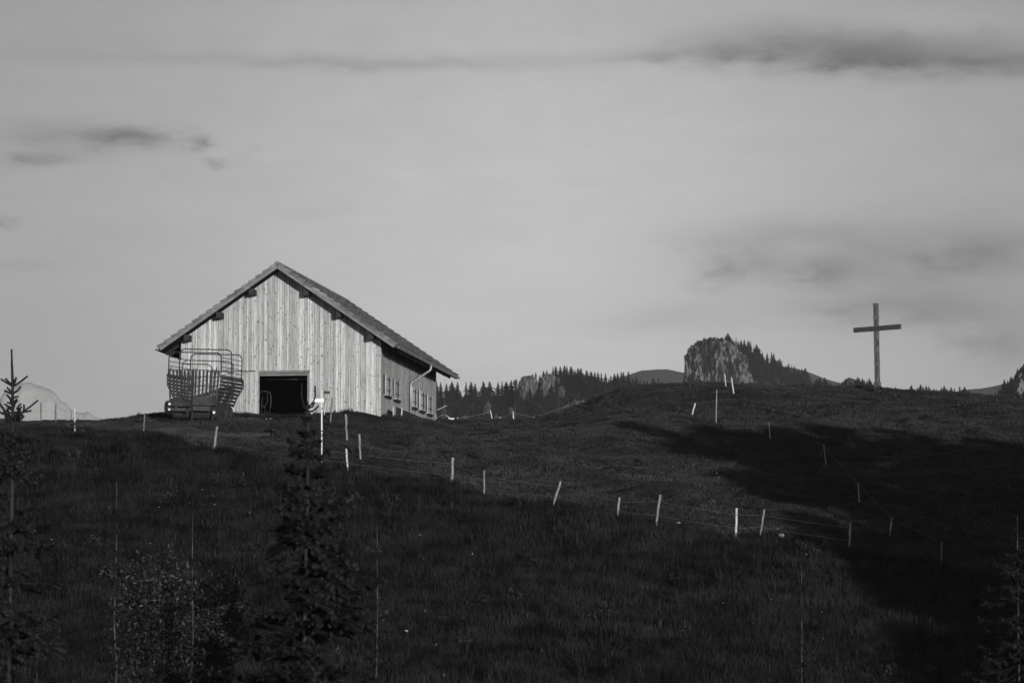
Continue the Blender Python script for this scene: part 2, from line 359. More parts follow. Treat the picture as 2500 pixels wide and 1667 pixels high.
# the lower fence splits tall grass (below) from grazed turf (above)
fence_px = [(-200, 1036), (200, 1046), (360, 1062), (525, 1105), (850, 1148), (1105, 1185), (1182, 1213), (1352, 1233), (1510, 1263), (1605, 1288), (1799, 1316), (1860, 1310), (2075, 1345), (2500, 1420)]
fpt = np.array([hit(u, v) for u, v in fence_px])
def below_fence(x, y): return y < np.interp(x, fpt[:, 0], fpt[:, 1])
def on_path(x, y):
    d = np.min(np.hypot(x[:, None] - path_c[None, :, 0], y[:, None] - path_c[None, :, 1]) - path_w[None], axis=1); return d < 0
BC = np.array([-10.486, 185.2]); PHI = R(7.7)
ax_ = np.array([math.cos(PHI), -math.sin(PHI)]); ay_ = np.array([math.sin(PHI), math.cos(PHI)])
def in_barn(x, y, m=.05):
    dx = x - BC[0]; dy = y - BC[1]; s = dx * ax_[0] + dy * ax_[1]; t = dx * ay_[0] + dy * ay_[1]; return (np.abs(s) < 4.55 + m) & (t > -m) & (t < 16.6 + m)
def scatter(nn, x0, x1, y0, y1, seed):
    r = np.random.RandomState(seed); x = r.uniform(x0, x1, nn); y = r.uniform(y0, y1, nn); k = (np.abs(x) < y * .150 + 3); return x[k], y[k], r
x, y, r = scatter(150000, -34, 34, 124, 190, 3); k = below_fence(x, y) & ~on_path(x, y); x, y = x[k], y[k]
tn = .45 + .12 * vnoise(x, y, .5, 5) + .20 * vnoise(x, y, 1.9, 6) + .22 * vnoise(x, y * .6, 4.5, 16) + r.normal(0, .16, len(x))
lit_band = np.exp(-((y - 141.5 - 1.2 * np.sin(x / 6)) / 2.2) ** 2) * (x > -6); tn = tn + .16 * lit_band  # strip of sunlit slope put into the blade tone
hh = np.clip(.36 + .12 * vnoise(x, y, .8, 8), .15, .6) * np.clip(1 - (y - 174) / 6, .28, 1)
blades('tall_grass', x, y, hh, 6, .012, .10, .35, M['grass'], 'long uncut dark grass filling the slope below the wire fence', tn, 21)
x, y, r = scatter(6000, -34, 34, 124, 190, 33); k = below_fence(x, y) & ~on_path(x, y) & (y < 174); x, y = x[k], y[k]
blades('seed_grass', x, y, .58 + .12 * vnoise(x, y, .8, 9), 2, .018, .05, .22, M['grass'], 'taller pale seeding stalks standing among the long grass', .66 + .12 * vnoise(x, y, 1.5, 10), 22)
x, y, r = scatter(215000, -38, 38, 146, 222, 4); k = ~below_fence(x, y) & ~on_path(x, y) & ~in_barn(x, y); x, y = x[k], y[k]
tn = .45 + .18 * vnoise(x, y, .4, 15) + .15 * vnoise(x, y, 2.2, 12) + .12 * vnoise(x, y, 5., 13)
hh = np.clip(.13 + .06 * vnoise(x, y, 1.4, 14) + .04 * vnoise(x, y, 4, 18), .05, .3)
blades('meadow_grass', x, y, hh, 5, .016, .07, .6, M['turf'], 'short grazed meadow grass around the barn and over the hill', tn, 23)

r = np.random.RandomState(77); x = r.uniform(-30, 34, 2600); y = r.uniform(133, 212, 2600); k = (np.abs(x) < y * .13 + 2) & ~in_barn(x, y) & (vnoise(x, y, .35, 61) + r.normal(0, .5, 2600) > .55); x, y = x[k], y[k]; z = gz_fast(x, y) + np.where(below_fence(x, y), r.uniform(.3, .5, len(x)), r.uniform(.10, .2, len(x)))
c = np.stack([x, y, z], 1); n_ = len(x); sz = r.uniform(.012, .035, n_)[:, None]; V = np.stack([c + r.normal(0, 1, (n_, 3)) * sz for _ in range(3)] , 1).reshape(-1, 3)
tag(arr_mesh('wild_flowers', V, np.arange(n_ * 3).reshape(-1, 3), M['flower']), 'tiny pale flower heads and dry seed heads dotted over the grass', 'flowers', kind='stuff')

r = np.random.RandomState(88); x = r.uniform(-30, 32, 900); y = r.uniform(133, 205, 900); k = (np.abs(x) < y * .13 + 2) & ~in_barn(x, y, 1) & (vnoise(x, y, .6, 71) + r.normal(0, .4, 900) > .35) & ~on_path(x, y); x, y = x[k], y[k]
bx = np.repeat(x, 46); by = np.repeat(y, 46); sz = np.repeat(r.uniform(.10, .32, len(x)), 46); n_ = len(bx); a = r.uniform(0, 6.28, n_); rr_ = sz * np.sqrt(r.uniform(0, 1, n_)) * 1.3; px = bx + np.cos(a) * rr_; py = by + np.sin(a) * rr_
pz = gz_fast(px, py) + sz * r.uniform(.2, 1.5, n_) * np.where(below_fence(px, py), 1.3, .7); c = np.stack([px, py, pz], 1); ls = (.03 + .10 * sz)[:, None]
V = np.stack([c + r.normal(0, 1, (n_, 3)) * ls for _ in range(3)], 1).reshape(-1, 3)
tag(arr_mesh('meadow_weeds', V, np.arange(n_ * 3).reshape(-1, 3), M['turf'], tone=np.repeat(np.repeat(r.uniform(0, .75, len(x)), 46), 3)), 'low clumps of broad-leaved weeds scattered through the grass', 'weeds', kind='stuff')

# ------------------------------------------------------------------ barn
BZ = float(gz(np.array([BC[0]]), np.array([BC[1]]), False)[0]); BZ = at(690, 1012, 185)[2]
barn = empty('barn', (BC[0], BC[1], BZ), -PHI)
tag(barn, 'large pale timber barn with tiled gable roof and open doorway on the crest', 'barn')
HW, BL = 4.545, 16.55; RW, ZE, ZR = 5.50, 3.06, 6.82; OF, OR = 1.0, 1.05; sl_ = (ZR - ZE) / RW; TH = .20
def roofz(x): return ZR - abs(x) * sl_
def under(x): return roofz(x) - TH / math.cos(math.atan(sl_))
DX0, DX1, DZ = -.97, 1.24, 1.93
def board_run(mb, p0, dirv, nrm, length, topf, bots, bw_=.235, skip=None, seed=1):
    rr = random.Random(seed); s = 0.0; k = 0
    while s < length - .01:
        w = min(bw_ * (.72 if k % 2 else 1.28) * rr.uniform(.92, 1.08), length - s); off = (.024 if k % 2 else .0) + rr.uniform(0, .006)
        for (z0, z1a, z1b) in skip(s, s + w, topf(s), topf(s + w), bots(s)):
            mb.cur = rr.random()
            a = p0 + dirv * (s + .007); b = p0 + dirv * (s + w - .007); o = nrm * (off + .02)
            vs = []
            for q, zt in ((a, z1a), (b, z1b)):
                for nn_ in (0, 1):
                    vs.append(Vector((q.x, q.y, z0)) + nrm * (-.03 if nn_ == 0 else 0) + (o if nn_ else Vector((0, 0, 0))))
                    vs.append(Vector((q.x, q.y, zt)) + nrm * (-.03 if nn_ == 0 else 0) + (o if nn_ else Vector((0, 0, 0))))
            # order: a-in-bot a-in-top a-out-bot a-out-top b-in-bot b-in-top b-out-bot b-out-top
            mb.add(vs, [(2, 6, 7, 3), (0, 2, 3, 1), (6, 4, 5, 7), (3, 7, 5, 1), (0, 4, 6, 2), (4, 0, 1, 5)])
        s += w; k += 1
def skip_door(s0, s1, ta, tb, zb):
    x0, x1 = s0 - HW, s1 - HW
    if x0 > DX0 - .1 and x1 < DX1 + .1 or (x0 < DX0 < x1 - .05) and False: return [(DZ + .06, ta, tb)]
    return [(zb, ta, tb)]
mb = MB()
# door opening cut: boards inside DX0..DX1 start above the header
def skip_d(s0, s1, ta, tb, zb):
    c = (s0 + s1) / 2 - HW
    return [(DZ + .06, ta, tb)] if DX0 - .06 < c < DX1 + .06 else [(zb, ta, tb)]
board_run(mb, Vector((-HW, 0, 0)), Vector((1, 0, 0)), Vector((0, -1, 0)), 2 * HW, lambda s: under(s - HW) + .02, lambda s: -.35 + .02 * math.sin(s * 7), skip=skip_d, seed=4, bw_=.117)
mb.build('gable_wall', M['board'], barn)
mb = MB()
sk = lambda a, b, ta, tb, zb: [(zb, ta, tb)]
board_run(mb, Vector((HW, 0, 0)), Vector((0, 1, 0)), Vector((1, 0, 0)), BL, lambda s: under(HW) + .02, lambda s: -.35 + s * .03, skip=sk, seed=5, bw_=.125)
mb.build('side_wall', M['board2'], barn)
mb = MB()
board_run(mb, Vector((-HW, BL, 0)), Vector((0, -1, 0)), Vector((-1, 0, 0)), BL, lambda s: under(HW) + .02, lambda s: -.35, skip=sk, seed=6, bw_=.26)
board_run(mb, Vector((HW, BL, 0)), Vector((-1, 0, 0)), Vector((0, 1, 0)), 2 * HW, lambda s: under(HW - s) + .02, lambda s: -.35, skip=sk, seed=7)
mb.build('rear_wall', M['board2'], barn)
# inner lining so the doorway is a dark room
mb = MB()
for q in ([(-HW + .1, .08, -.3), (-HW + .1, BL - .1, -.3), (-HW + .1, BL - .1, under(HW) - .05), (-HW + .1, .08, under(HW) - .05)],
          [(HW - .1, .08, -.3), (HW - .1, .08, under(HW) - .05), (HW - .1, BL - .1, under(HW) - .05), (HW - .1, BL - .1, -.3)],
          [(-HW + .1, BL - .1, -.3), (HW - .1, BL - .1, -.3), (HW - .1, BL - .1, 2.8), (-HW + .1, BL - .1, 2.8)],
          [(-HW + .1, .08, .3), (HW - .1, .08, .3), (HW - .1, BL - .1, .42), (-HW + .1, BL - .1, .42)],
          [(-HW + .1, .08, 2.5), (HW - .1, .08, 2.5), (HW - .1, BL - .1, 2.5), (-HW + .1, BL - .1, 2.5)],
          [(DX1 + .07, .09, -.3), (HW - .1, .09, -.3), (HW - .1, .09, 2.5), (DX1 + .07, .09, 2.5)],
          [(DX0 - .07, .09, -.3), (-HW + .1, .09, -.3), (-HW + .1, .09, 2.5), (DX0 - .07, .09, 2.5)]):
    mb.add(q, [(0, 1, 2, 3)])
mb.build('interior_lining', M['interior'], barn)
# roof: courses of tiles with a step each, wavy across
roof = empty('roof', (0, 0, 0)); roof.parent = barn
NC = 17
def roof_side(sgn):
    mb = MB(); run = RW; T_ = OF + BL + OR; per = .30; nt = int(T_ / per); sub = 6
    nrm = Vector((sgn * math.sin(math.atan(sl_)), 0, math.cos(math.atan(sl_))))
    for c in range(NC):
        x0 = sgn * RW * (1 - c / NC); x1 = sgn * RW * (1 - (c + 1.12) / NC)
        if c == NC - 1: x1 = 0
        rows = []
        for (xx, lift) in ((x0, -.035), (x0, .062), (x1, -.014)):
            row = []
            for k in range(nt * sub + 1):
                t = -OF + T_ * k / (nt * sub); ph = (k % sub) / sub
                wv = .022 * (math.sin(2 * math.pi * ph) ** 2 if ph < .5 else 0) + .004 * math.sin(k * 12.9 + c * 4.1)
                p = Vector((xx, t, roofz(xx))) + nrm * (lift + (wv if lift > -.03 else wv * .5)); row.append(p)
            rows.append(row)
        m_ = len(rows[0])
        vs = rows[0] + rows[1] + rows[2]; fs = []; 
        for k in range(m_ - 1):
            for q in (0, 1):
                a = q * m_ + k; f = (a, a + 1, a + 1 + m_, a + m_); fs.append(f if sgn > 0 else f[::-1])
        b0 = len(mb.v); mb.add(vs, fs)
        for k in range(m_):
            tt = rndh(c, k // sub)
            for q in range(3): mb.a[b0 + q * m_ + k] = tt
        # verge tile ends (front and back)
        for t in (-OF, BL + OR):
            mb.cur = rnd.random()
            e = -.02 if t < 0 else .02
            a = Vector((x0, t + e, roofz(x0))); b = Vector((x1, t + e, roofz(x1)))
            w = .04 if t < 0 else -.04
            q = [a - nrm * .06, a + nrm * .085, b + nrm * .005, b - nrm * .12]; q2 = [p_ + Vector((0, w, 0)) for p_ in q]
            mb.add(q + q2, [(0, 1, 2, 3), (4, 7, 6, 5), (1, 5, 6, 2), (0, 4, 5, 1), (3, 2, 6, 7), (0, 3, 7, 4)])
    return mb.build('tile_field', M['tile'], roof)
def rndh(a, b): return random.Random(a * 1000 + b).random()
roof_side(1); roof_side(-1)
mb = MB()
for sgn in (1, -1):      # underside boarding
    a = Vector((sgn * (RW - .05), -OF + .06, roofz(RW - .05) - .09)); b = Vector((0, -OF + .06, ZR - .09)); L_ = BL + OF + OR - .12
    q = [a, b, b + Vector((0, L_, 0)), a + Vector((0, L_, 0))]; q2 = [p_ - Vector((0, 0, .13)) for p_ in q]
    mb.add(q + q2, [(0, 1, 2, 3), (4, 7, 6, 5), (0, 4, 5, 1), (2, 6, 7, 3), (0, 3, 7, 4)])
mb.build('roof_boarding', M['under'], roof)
mb = MB()
for k in range(int((BL + OF + OR) / .42)):
    t = -OF - .03 + k * .42; 
    n_ = 7; vs = []; tt = .43
    for q, rr_ in ((0, .12), (1, .105)):
        for j in range(n_ + 1):
            th = math.pi * j / n_; vs.append((math.cos(th) * rr_ * 1.15, t + q * tt, ZR - .045 + math.sin(th) * rr_))
    fs = [(j, j + 1, j + 2 + n_, j + 1 + n_) for j in range(n_)] + [tuple(range(n_, -1, -1))]
    mb.add(vs, fs)
mb.build('ridge_cap', M['tile'], roof)
for sgn in (1, -1):
    mb = MB(); ang = math.atan(sl_)
    for (t, w, h, dz) in ((-OF + .005, .035, .13, .175), ):
        mb.bar((sgn * (RW - .12), t, roofz(RW - .12) - dz), (sgn * .0, t, ZR - dz), w, h)
    mb.build('barge_board', M['barge'], barn)
    mb = MB(); mb.bar((sgn * (RW - .12), BL + OR, roofz(RW - .12) - .17), (0, BL + OR, ZR - .17), .035, .13); mb.build('barge_board', M['barge'], barn)
# purlins
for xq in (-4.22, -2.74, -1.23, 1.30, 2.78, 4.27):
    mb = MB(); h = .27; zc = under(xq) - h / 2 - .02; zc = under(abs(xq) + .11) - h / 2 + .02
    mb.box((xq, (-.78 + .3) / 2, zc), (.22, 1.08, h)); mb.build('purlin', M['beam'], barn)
# gutters with brackets
for sgn in (1, -1):
    mb = MB(); gxp = sgn * (RW + .035); gzp = ZE - .075; vs = []; n_ = 8; t0, t1 = -OF + .02, BL + OR - .02
    for t in (t0, t1):
        for rr_ in (.075, .066):
            for j in range(n_ + 1):
                th = math.pi + math.pi * j / n_; vs.append((gxp + math.cos(th) * rr_, t, gzp + math.sin(th) * rr_))
    k1 = n_ + 1; fs = []
    for j in range(n_):
        fs += [(j, j + 1, j + 1 + 2 * k1, j + 2 * k1), (k1 + j + 1, k1 + j, k1 + j + 2 * k1, k1 + j + 1 + 2 * k1)]
    mb.add(vs, fs)
    mb.add([vs[j] for j in range(k1)], [tuple(range(k1))])
    g = mb.build('gutter', M['zincdark'], barn)
    nbk = int((t1 - t0) / .42)
    for k in range(nbk + 1):
        t = t0 + .05 + k * .42; mb = MB()
        mb.tube([(gxp + math.cos(math.pi + math.pi * j / 8) * .082, t, gzp + math.sin(math.pi + math.pi * j / 8) * .082) for j in range(9)], .013, 5)
        mb.bar((gxp - sgn * .07, t, gzp + .0), (gxp - sgn * .28, t, gzp - .02 + .10), .03, .012)
        mb.build('gutter_bracket', M['zinc'], g)
# fascia / eave shadow boards and rafter tails
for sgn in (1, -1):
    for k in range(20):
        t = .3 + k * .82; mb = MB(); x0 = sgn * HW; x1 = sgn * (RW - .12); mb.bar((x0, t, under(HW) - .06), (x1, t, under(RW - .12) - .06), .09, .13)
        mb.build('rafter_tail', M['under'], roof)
# downpipe on the right side
mb = MB(); td = 8.75; gx_ = RW + .035
mb.tube([(gx_, td, ZE - .13), (gx_, td, ZE - .30), (gx_ - .05, td, ZE - .42), (gx_ - .18, td - .1, ZE - .52), (HW + .30, td - .5, ZE - .92), (HW + .17, td - .62, ZE - 1.02), (HW + .12, td - .65, ZE - 1.15), (HW + .12, td - .65, -.05)], .052, 10)
mb.build('downpipe', M['zinc'], barn, smooth=True)
# doorway: header beam, rail, jambs, sliding leaf
mb = MB(); mb.box(((DX0 + DX1) / 2 - .12, -.06, DZ + .12), (DX1 - DX0 + .55, .05, .035)); mb.build('door_header', M['pale'], barn)
mb = MB(); mb.box(((DX0 + DX1) / 2, .02, DZ), (DX1 - DX0 + .04, .10, .07)); mb.box(((DX0 + DX1) / 2, .06, DZ - .10), (DX1 - DX0 + .02, .05, .09)); mb.box((DX1 + .03, 0.01, DZ / 2 - .15), (.07, .12, DZ + .25)); mb.build('door_frame', M['barge'], barn)
mb = MB(); mb.bar((-3.35, -.09, DZ + .07), (DX0 - .2, -.09, DZ + .07), .03, .035); mb.build('sliding_rail', M['beam'], barn)
mb = MB()
board_run(mb, Vector((-3.2, -.055, 0)), Vector((1, 0, 0)), Vector((0, -1, 0)), 3.2 + DX0 + .0, lambda s: DZ + .04, lambda s: -.2 + .03 * math.sin(s * 9), skip=sk, seed=14, bw_=.10)
mb.build('sliding_door', M['board'], barn)
mb = MB(); mb.bar((DX0, 1.6, DZ - .19), (DX1, 2.2, DZ - .16), .05, .03); mb.build('inner_rail', M['barge'], barn)
# side windows with shutters
for t in (.95, 3.45, 8.55, 10.9, 13.3):
    zw = 1.0 + (t - 2) * .0; wr = empty('window', (HW + .045, t, zw)); wr.parent = barn
    mb = MB(); mb.box((.0, .80, .42), (.05, 1.70, .90)); mb.build('pane_recess', M['black'], wr)
    mb = MB(); mb.cur = rnd.random(); mb.box((.06, .42, .43), (.05, .78, .88)); mb.build('shutter', M['pale'], wr)
    mb = MB(); mb.cur = rnd.random(); mb.box((.06, 1.29, .40), (.05, .62, .84)); mb.build('shutter', M['pale'], wr)
    mb = MB()
    for zz in (.18, .68):
        mb.box((.095, .45, zz), (.018, .42, .045)); mb.box((.095, 1.0, zz + .0), (.03, .46, .05))
    mb.box((.10, .90, .40), (.03, .10, .80)); mb.build('hinges', M['black'], wr)
    mb = MB(); mb.box((.10, .80, -.06), (.17, 1.75, .045)); mb.build('sill', M['pale'], wr)
    mb = MB(); mb.box((.07, .80, -.125), (.10, 1.4, .06)); mb.build('sill_bracket', M['black'], wr)
# corner boards + plinth
mb = MB(); mb.box((HW + .02, -.005, under(HW) / 2 - .17), (.09, .09, under(HW) + .3)); mb.build('corner_board', M['board'], barn); mb = MB(); mb.box((-HW - .02, -.005, under(HW) / 2 - .17), (.09, .09, under(HW) + .3)); mb.build('corner_board', M['board'], barn)
mb = MB(); mb.box((0, BL / 2, -.75), (2 * HW - .1, BL - .1, .9)); mb.build('plinth', M['stone'], barn)
# dark board added for the shadowed ground hump along the side wall foot
lb = empty('shade_board', (0, 0, 0)); lb.matrix_world = barn.matrix_world
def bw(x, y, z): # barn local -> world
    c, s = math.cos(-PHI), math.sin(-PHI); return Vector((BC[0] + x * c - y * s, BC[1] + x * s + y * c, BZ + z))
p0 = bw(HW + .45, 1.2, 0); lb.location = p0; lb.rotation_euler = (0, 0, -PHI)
mb = MB(); mb.box((0, 5.4, .06), (.10, 10.6, .75)); mb.build('shade_face', M['beam'], lb)
mb = MB(); mb.box((.02, .1, .0), (.12, .18, .9)); mb.box((.02, 10.7, .0), (.12, .18, .9)); mb.build('shade_end', M['postw'], lb)
tag(lb, 'added dark board for the shadowed ground hump along the barn side foot', 'wall')
for kx, kt, hh_, ti in ((.50, 1.0, .62, .05), (.55, 2.6, .70, -.08), (.5, 13.2, .75, .25)):
    mb = MB(); mb.cur = .8; b_ = bw(HW + kx, kt, -.25)
    mb.bar((0, 0, 0), (-ti * .8 + .2 * (ti > .2), 0, hh_), .12 if hh_ < .72 else .07, .05)
    o = mb.build('leaning_board', M['pale'], None); o.location = b_; o.rotation_euler = (0, 0, -PHI)
    tag(o, {.62: 'short pale board nearest the front corner of the barn, against its side', .70: 'short pale stake just right of the barn front corner, by the added shade board', .75: 'thin white stick leaning below the last barn window'}[hh_], 'board')
# tubular stall frame standing in the doorway
fr = empty('stall_gate', bw(DX0 + .15, .5, .05), -PHI); tag(fr, 'rounded metal tube frame standing inside the left of the barn doorway', 'gate')
mb = MB(); mb.tube([(-.3, 0, 0), (-.3, 0, .95), (-.2, 0, 1.05), (.05, 0, 1.08), (.22, 0, 1.0), (.28, 0, .8), (.26, 0, .4), (.2, 0, 0)], .025, 8); mb.build('frame', M['wagon'], fr, True)
mb = MB(); mb.tube([(.0, 0, .0), (-.02, 0, .35), (.12, 0, .6), (.10, 0, 1.0)], .02, 6); mb.tube([(-.16, 0, 0), (-.13, 0, .8)], .02, 6); mb.tube([(.1, 0, .1), (-.1, 0, .45)], .02, 6); mb.build('bars', M['wagon'], fr, True)

# ------------------------------------------------------------------ hay wagon
wp = at(470, 1018, 180.6); wagon = empty('hay_wagon', (wp[0], 180.6, g1(wp[0], 180.6) + .02), 0, (R(1.6), R(2.0), R(-11)))
tag(wagon, 'grey hay wagon with tubular hoops and slatted sides parked before the barn', 'wagon')
# local: x right, y back, z up. near end y=0
LW = 3.7; bh = 1.05
def sx_(z): # half width of the flaring sides
    return .82 + .36 * min(1, max(0, (z - bh) / .55)) if z < bh + .55 else 1.18
mb = MB()
for k in range(14):
    x = -1.13 + k * 2.26 / 13; mb.cur = rnd.random(); mb.bar((x * .93, 0, bh - .02), (x, 0, bh + 1.22), .03, .085)
mb.build('end_slats', M['wagon'], wagon)
mb = MB()
for z, wdt in ((bh + 1.24, 1.15), (bh + .95, 1.17), (bh + .55, 1.15)): mb.bar((-wdt, -.035, z), (wdt, -.035, z), .035, .035)
mb.bar((0, -.05, bh), (0, -.05, bh + 1.3), .04)
mb.bar((-.7, -.06, bh + .15), (.05, -.06, bh + .6), .03)
mb.bar((-.25, -.06, bh), (-.05, -.06, bh + .8), .04)
mb.build('end_rails', M['wagontube'], wagon)
for sgn in (-1, 1):
    mb = MB(); prof = [(.80, bh - .25), (.95, bh + .15), (1.18, bh + .55), (1.20, bh + 1.0)]
    for r_ in range(8):     # horizontal side slats
        z0 = bh - .22 + r_ * .155; z1 = z0 + .115
        f = lambda z: float(np.interp(z, [p[1] for p in prof], [p[0] for p in prof]))
        mb.cur = rnd.random() * .7
        vs = []
        for y_ in (.05, LW):
            for z in (z0, z1):
                for o_ in (0, .025): vs.append((sgn * (f(z) + o_), y_, z))
        mb.add(vs, [(0, 2, 3, 1), (4, 5, 7, 6), (0, 4, 6, 2), (1, 3, 7, 5), (2, 6, 7, 3), (0, 1, 5, 4)])
    mb.build('side_slats', M['wagon'], wagon)
    mb = MB()
    for y_ in (.08, LW * .33, LW * .66, LW): mb.tube([(sgn * (p[0] + .045), y_, p[1]) for p in prof], .028, 6)
    mb.bar((sgn * 1.23, .0, bh + 1.02), (sgn * 1.23, LW, bh + 1.02), .06, .06)
    mb.build('side_ribs', M['wagontube'], wagon)
    mb = MB()
    for z in (bh + 1.22, bh + 1.42, bh + 1.62, bh + 1.82): mb.tube([(sgn * 1.21, .1 if sgn > 0 else .1, z), (sgn * 1.21, LW - .1, z)], .017, 6)
    mb.build('upper_rods', M['wagontube'], wagon)
for y_, top in ((.10, bh + 2.02), (LW * .5, bh + 2.25), (LW - .05, bh + 2.12)):
    mb = MB(); r_ = .24; w_ = 1.20; pts = [(-w_, y_, bh + .9), (-w_, y_, top - r_)]
    for j in range(1, 7): th = math.pi / 2 * j / 6; pts.append((-w_ + r_ - r_ * math.cos(th), y_, top - r_ + r_ * math.sin(th)))
    for j in range(0, 7): th = math.pi / 2 * j / 6; pts.append((w_ - r_ + r_ * math.sin(th), y_, top - r_ + r_ * math.cos(th)))
    pts += [(w_, y_, bh + .9)]
    mb.tube(pts, .026, 8); mb.build('hoop', M['wagontube'], wagon, smooth=True)
mb = MB(); mb.tube([(-1.05, .02, bh + 1.35), (-1.14, .02, bh + 1.2), (-1.18, .02, bh + 1.0)], .025, 6); mb.tube([(1.1, LW, bh + 1.1), (1.33, LW - .2, bh + .95), (1.35, LW - .2, bh + .6), (1.24, LW - .2, bh + .55)], .02, 6)
mb.tube([(1.02, .02, bh + 1.4), (1.0, .02, bh + 1.15), (.95, .02, bh + .85)], .025, 6); mb.build('lever', M['wagontube'], wagon)
mb = MB(); mb.box((0, LW / 2, bh - .32), (1.6, LW, .10)); mb.box((-.75, LW / 2, bh - .45), (.12, LW + .2, .22)); mb.box((.75, LW / 2, bh - .45), (.12, LW + .2, .22)); mb.box((0, .02, bh - .17), (2.2, .06, .26)); mb.build('chassis', M['wagontube'], wagon)
mb = MB(); mb.tube([(-1.0, .55, .48), (1.0, .55, .48)], .34, 16); mb.box((0, 1.2, .62), (1.9, 1.2, .5)); mb.build('wagon_shade_fill', M['rubber'], wagon)  # dark drum and box added as the shadow under the wagon body
mb = MB(); mb.cur = .75; mb.box((.47, -.10, bh - .12), (.90, .16, .40)); mb.cur = 1; mb.box((.45, -.13, bh - .46), (.80, .14, .20)); mb.box((.48, -.18, bh - .29), (.93, .05, .03)); mb.build('conveyor_housing', M['wagon'], wagon)
mb = MB(); mb.box((-.72, -.10, bh - .30), (.80, .16, .16)); mb.cur = .9; mb.box((-.70, -.10, bh - .52), (.78, .14, .14)); mb.build('end_beam', M['wagon'], wagon)
mb = MB(); mb.tube([(-.1, -.02, bh - .15), (-.35, -.05, bh - .05), (-.5, .0, bh - .3)], .06, 8); mb.tube([(-.02, -.1, bh - .45), (-.3, -.1, bh - .6)], .09, 8); mb.build('drive_shaft', M['rubber'], wagon)
for sgn, x_ in ((-1, -1.16), (1, .80)):
    for y_ in ((.25, 2.2) if sgn < 0 else (1.9, 2.8)):
        w_ = empty('wheel', (x_ if y_ < 1 else sgn * .80, y_, .44)); w_.parent = wagon; r0 = .30 if y_ < 1 else .42
        if y_ < 1: w_.location.z = .62
        mb = MB(); n_ = 24; prof = [(-.13, .72), (-.15, .9), (-.09, 1.0), (.09, 1.0), (.15, .9), (.13, .72)]; vs = []; fs = []
        for j in range(n_):
            th = 2 * math.pi * j / n_
            for (a_, b_) in prof: vs.append((a_, math.cos(th) * b_ * r0, math.sin(th) * b_ * r0))
        for j in range(n_):
            for q in range(6):
                a_ = j * 6 + q; b_ = j * 6 + (q + 1) % 6; c_ = ((j + 1) % n_) * 6 + (q + 1) % 6; d_ = ((j + 1) % n_) * 6 + q; fs.append((a_, b_, c_, d_))
        mb.add(vs, fs); mb.build('tyre', M['rubber'], w_, True)
        mb = MB(); mb.tube([(-.06, 0, 0), (.06, 0, 0)], r0 * .72, 20); mb.tube([(-.14, 0, 0), (.14, 0, 0)], r0 * .2, 10); mb.build('rim', M['wagontube'], w_)
for x_, z_, r0 in ((-1.02, bh - .29, .055), (-1.03, bh - .53, .05), (1.02, bh - .62, .06)):
    mb = MB(); mb.tube([(x_, -.17, z_), (x_, -.21, z_)], r0, 12); mb.build('reflector', M['white'], wagon)
mb = MB(); mb.bar((.0, -.05, bh - .3), (.0, -.1, -.1), .06); mb.bar((.92, -.05, bh - .4), (.95, -.05, -.1), .05); mb.build('support_leg', M['wagontube'], wagon)

# ------------------------------------------------------------------ cross
cp_ = hit(2143, 957); yc = cp_[1]; ppm = F / yc
cz = at(2143, 957, yc)[2]; crs = empty('wooden_cross', (at(2142.5, 957, yc)[0], yc, cz), 0, (0, R(-.75), R(-38)))
tag(crs, 'tall weathered wooden cross standing alone on the hill crest', 'cross')
Hc = 218 / ppm
def grainbox(c, d, axis_, seg, jit):
    mb = MB(); rr = random.Random(3); d = list(d); L_ = d[axis_]; vs = []; others = [i for i in range(3) if i != axis_]
    for k in range(seg + 1):
        p = -L_ / 2 + L_ * k / seg
        for (a_, b_) in ((-1, -1), (-.8, -1), (.8, -1), (1, -1), (1, 1), (.8, 1), (-.8, 1), (-1, 1)):
            q = [0, 0, 0]; q[axis_] = p + (rr.uniform(-.02, .02) if k in (0, seg) else 0); q[others[0]] = a_ * d[others[0]] / 2 * (1 + rr.uniform(-jit, jit)); q[others[1]] = b_ * d[others[1]] / 2 * (1 + rr.uniform(-jit, jit))
            vs.append((q[0] + c[0], q[1] + c[1], q[2] + c[2]))
    fs = [];
    for k in range(seg):
        for j in range(8): a_ = k * 8 + j; b_ = k * 8 + (j + 1) % 8; fs.append((a_, b_, b_ + 8, a_ + 8))
    fs += [tuple(range(7, -1, -1)), tuple(range(seg * 8, seg * 8 + 8))]
    mb.add(vs, fs); return mb
grainbox((0, 0, Hc / 2 - .3), (.20, .20, Hc + .6), 2, 40, .05).build('upright', M['cross'], crs)
grainbox((.085, -.055, Hc - 62 / ppm), (116 / ppm / math.cos(R(38)) * .915, .12, .235), 0, 24, .05).build('crossbeam', M['crossbar'], crs)
mb = MB(); mb.box((-.13, 0, .20), (.03, .22, .56)); mb.box((.13, 0, .2), (.03, .22, .56)); mb.box((0, -.125, .47), (.29, .02, .05)); mb.box((0, .125, .47), (.29, .02, .05)); mb.build('metal_bracket', M['zincdark'], crs)

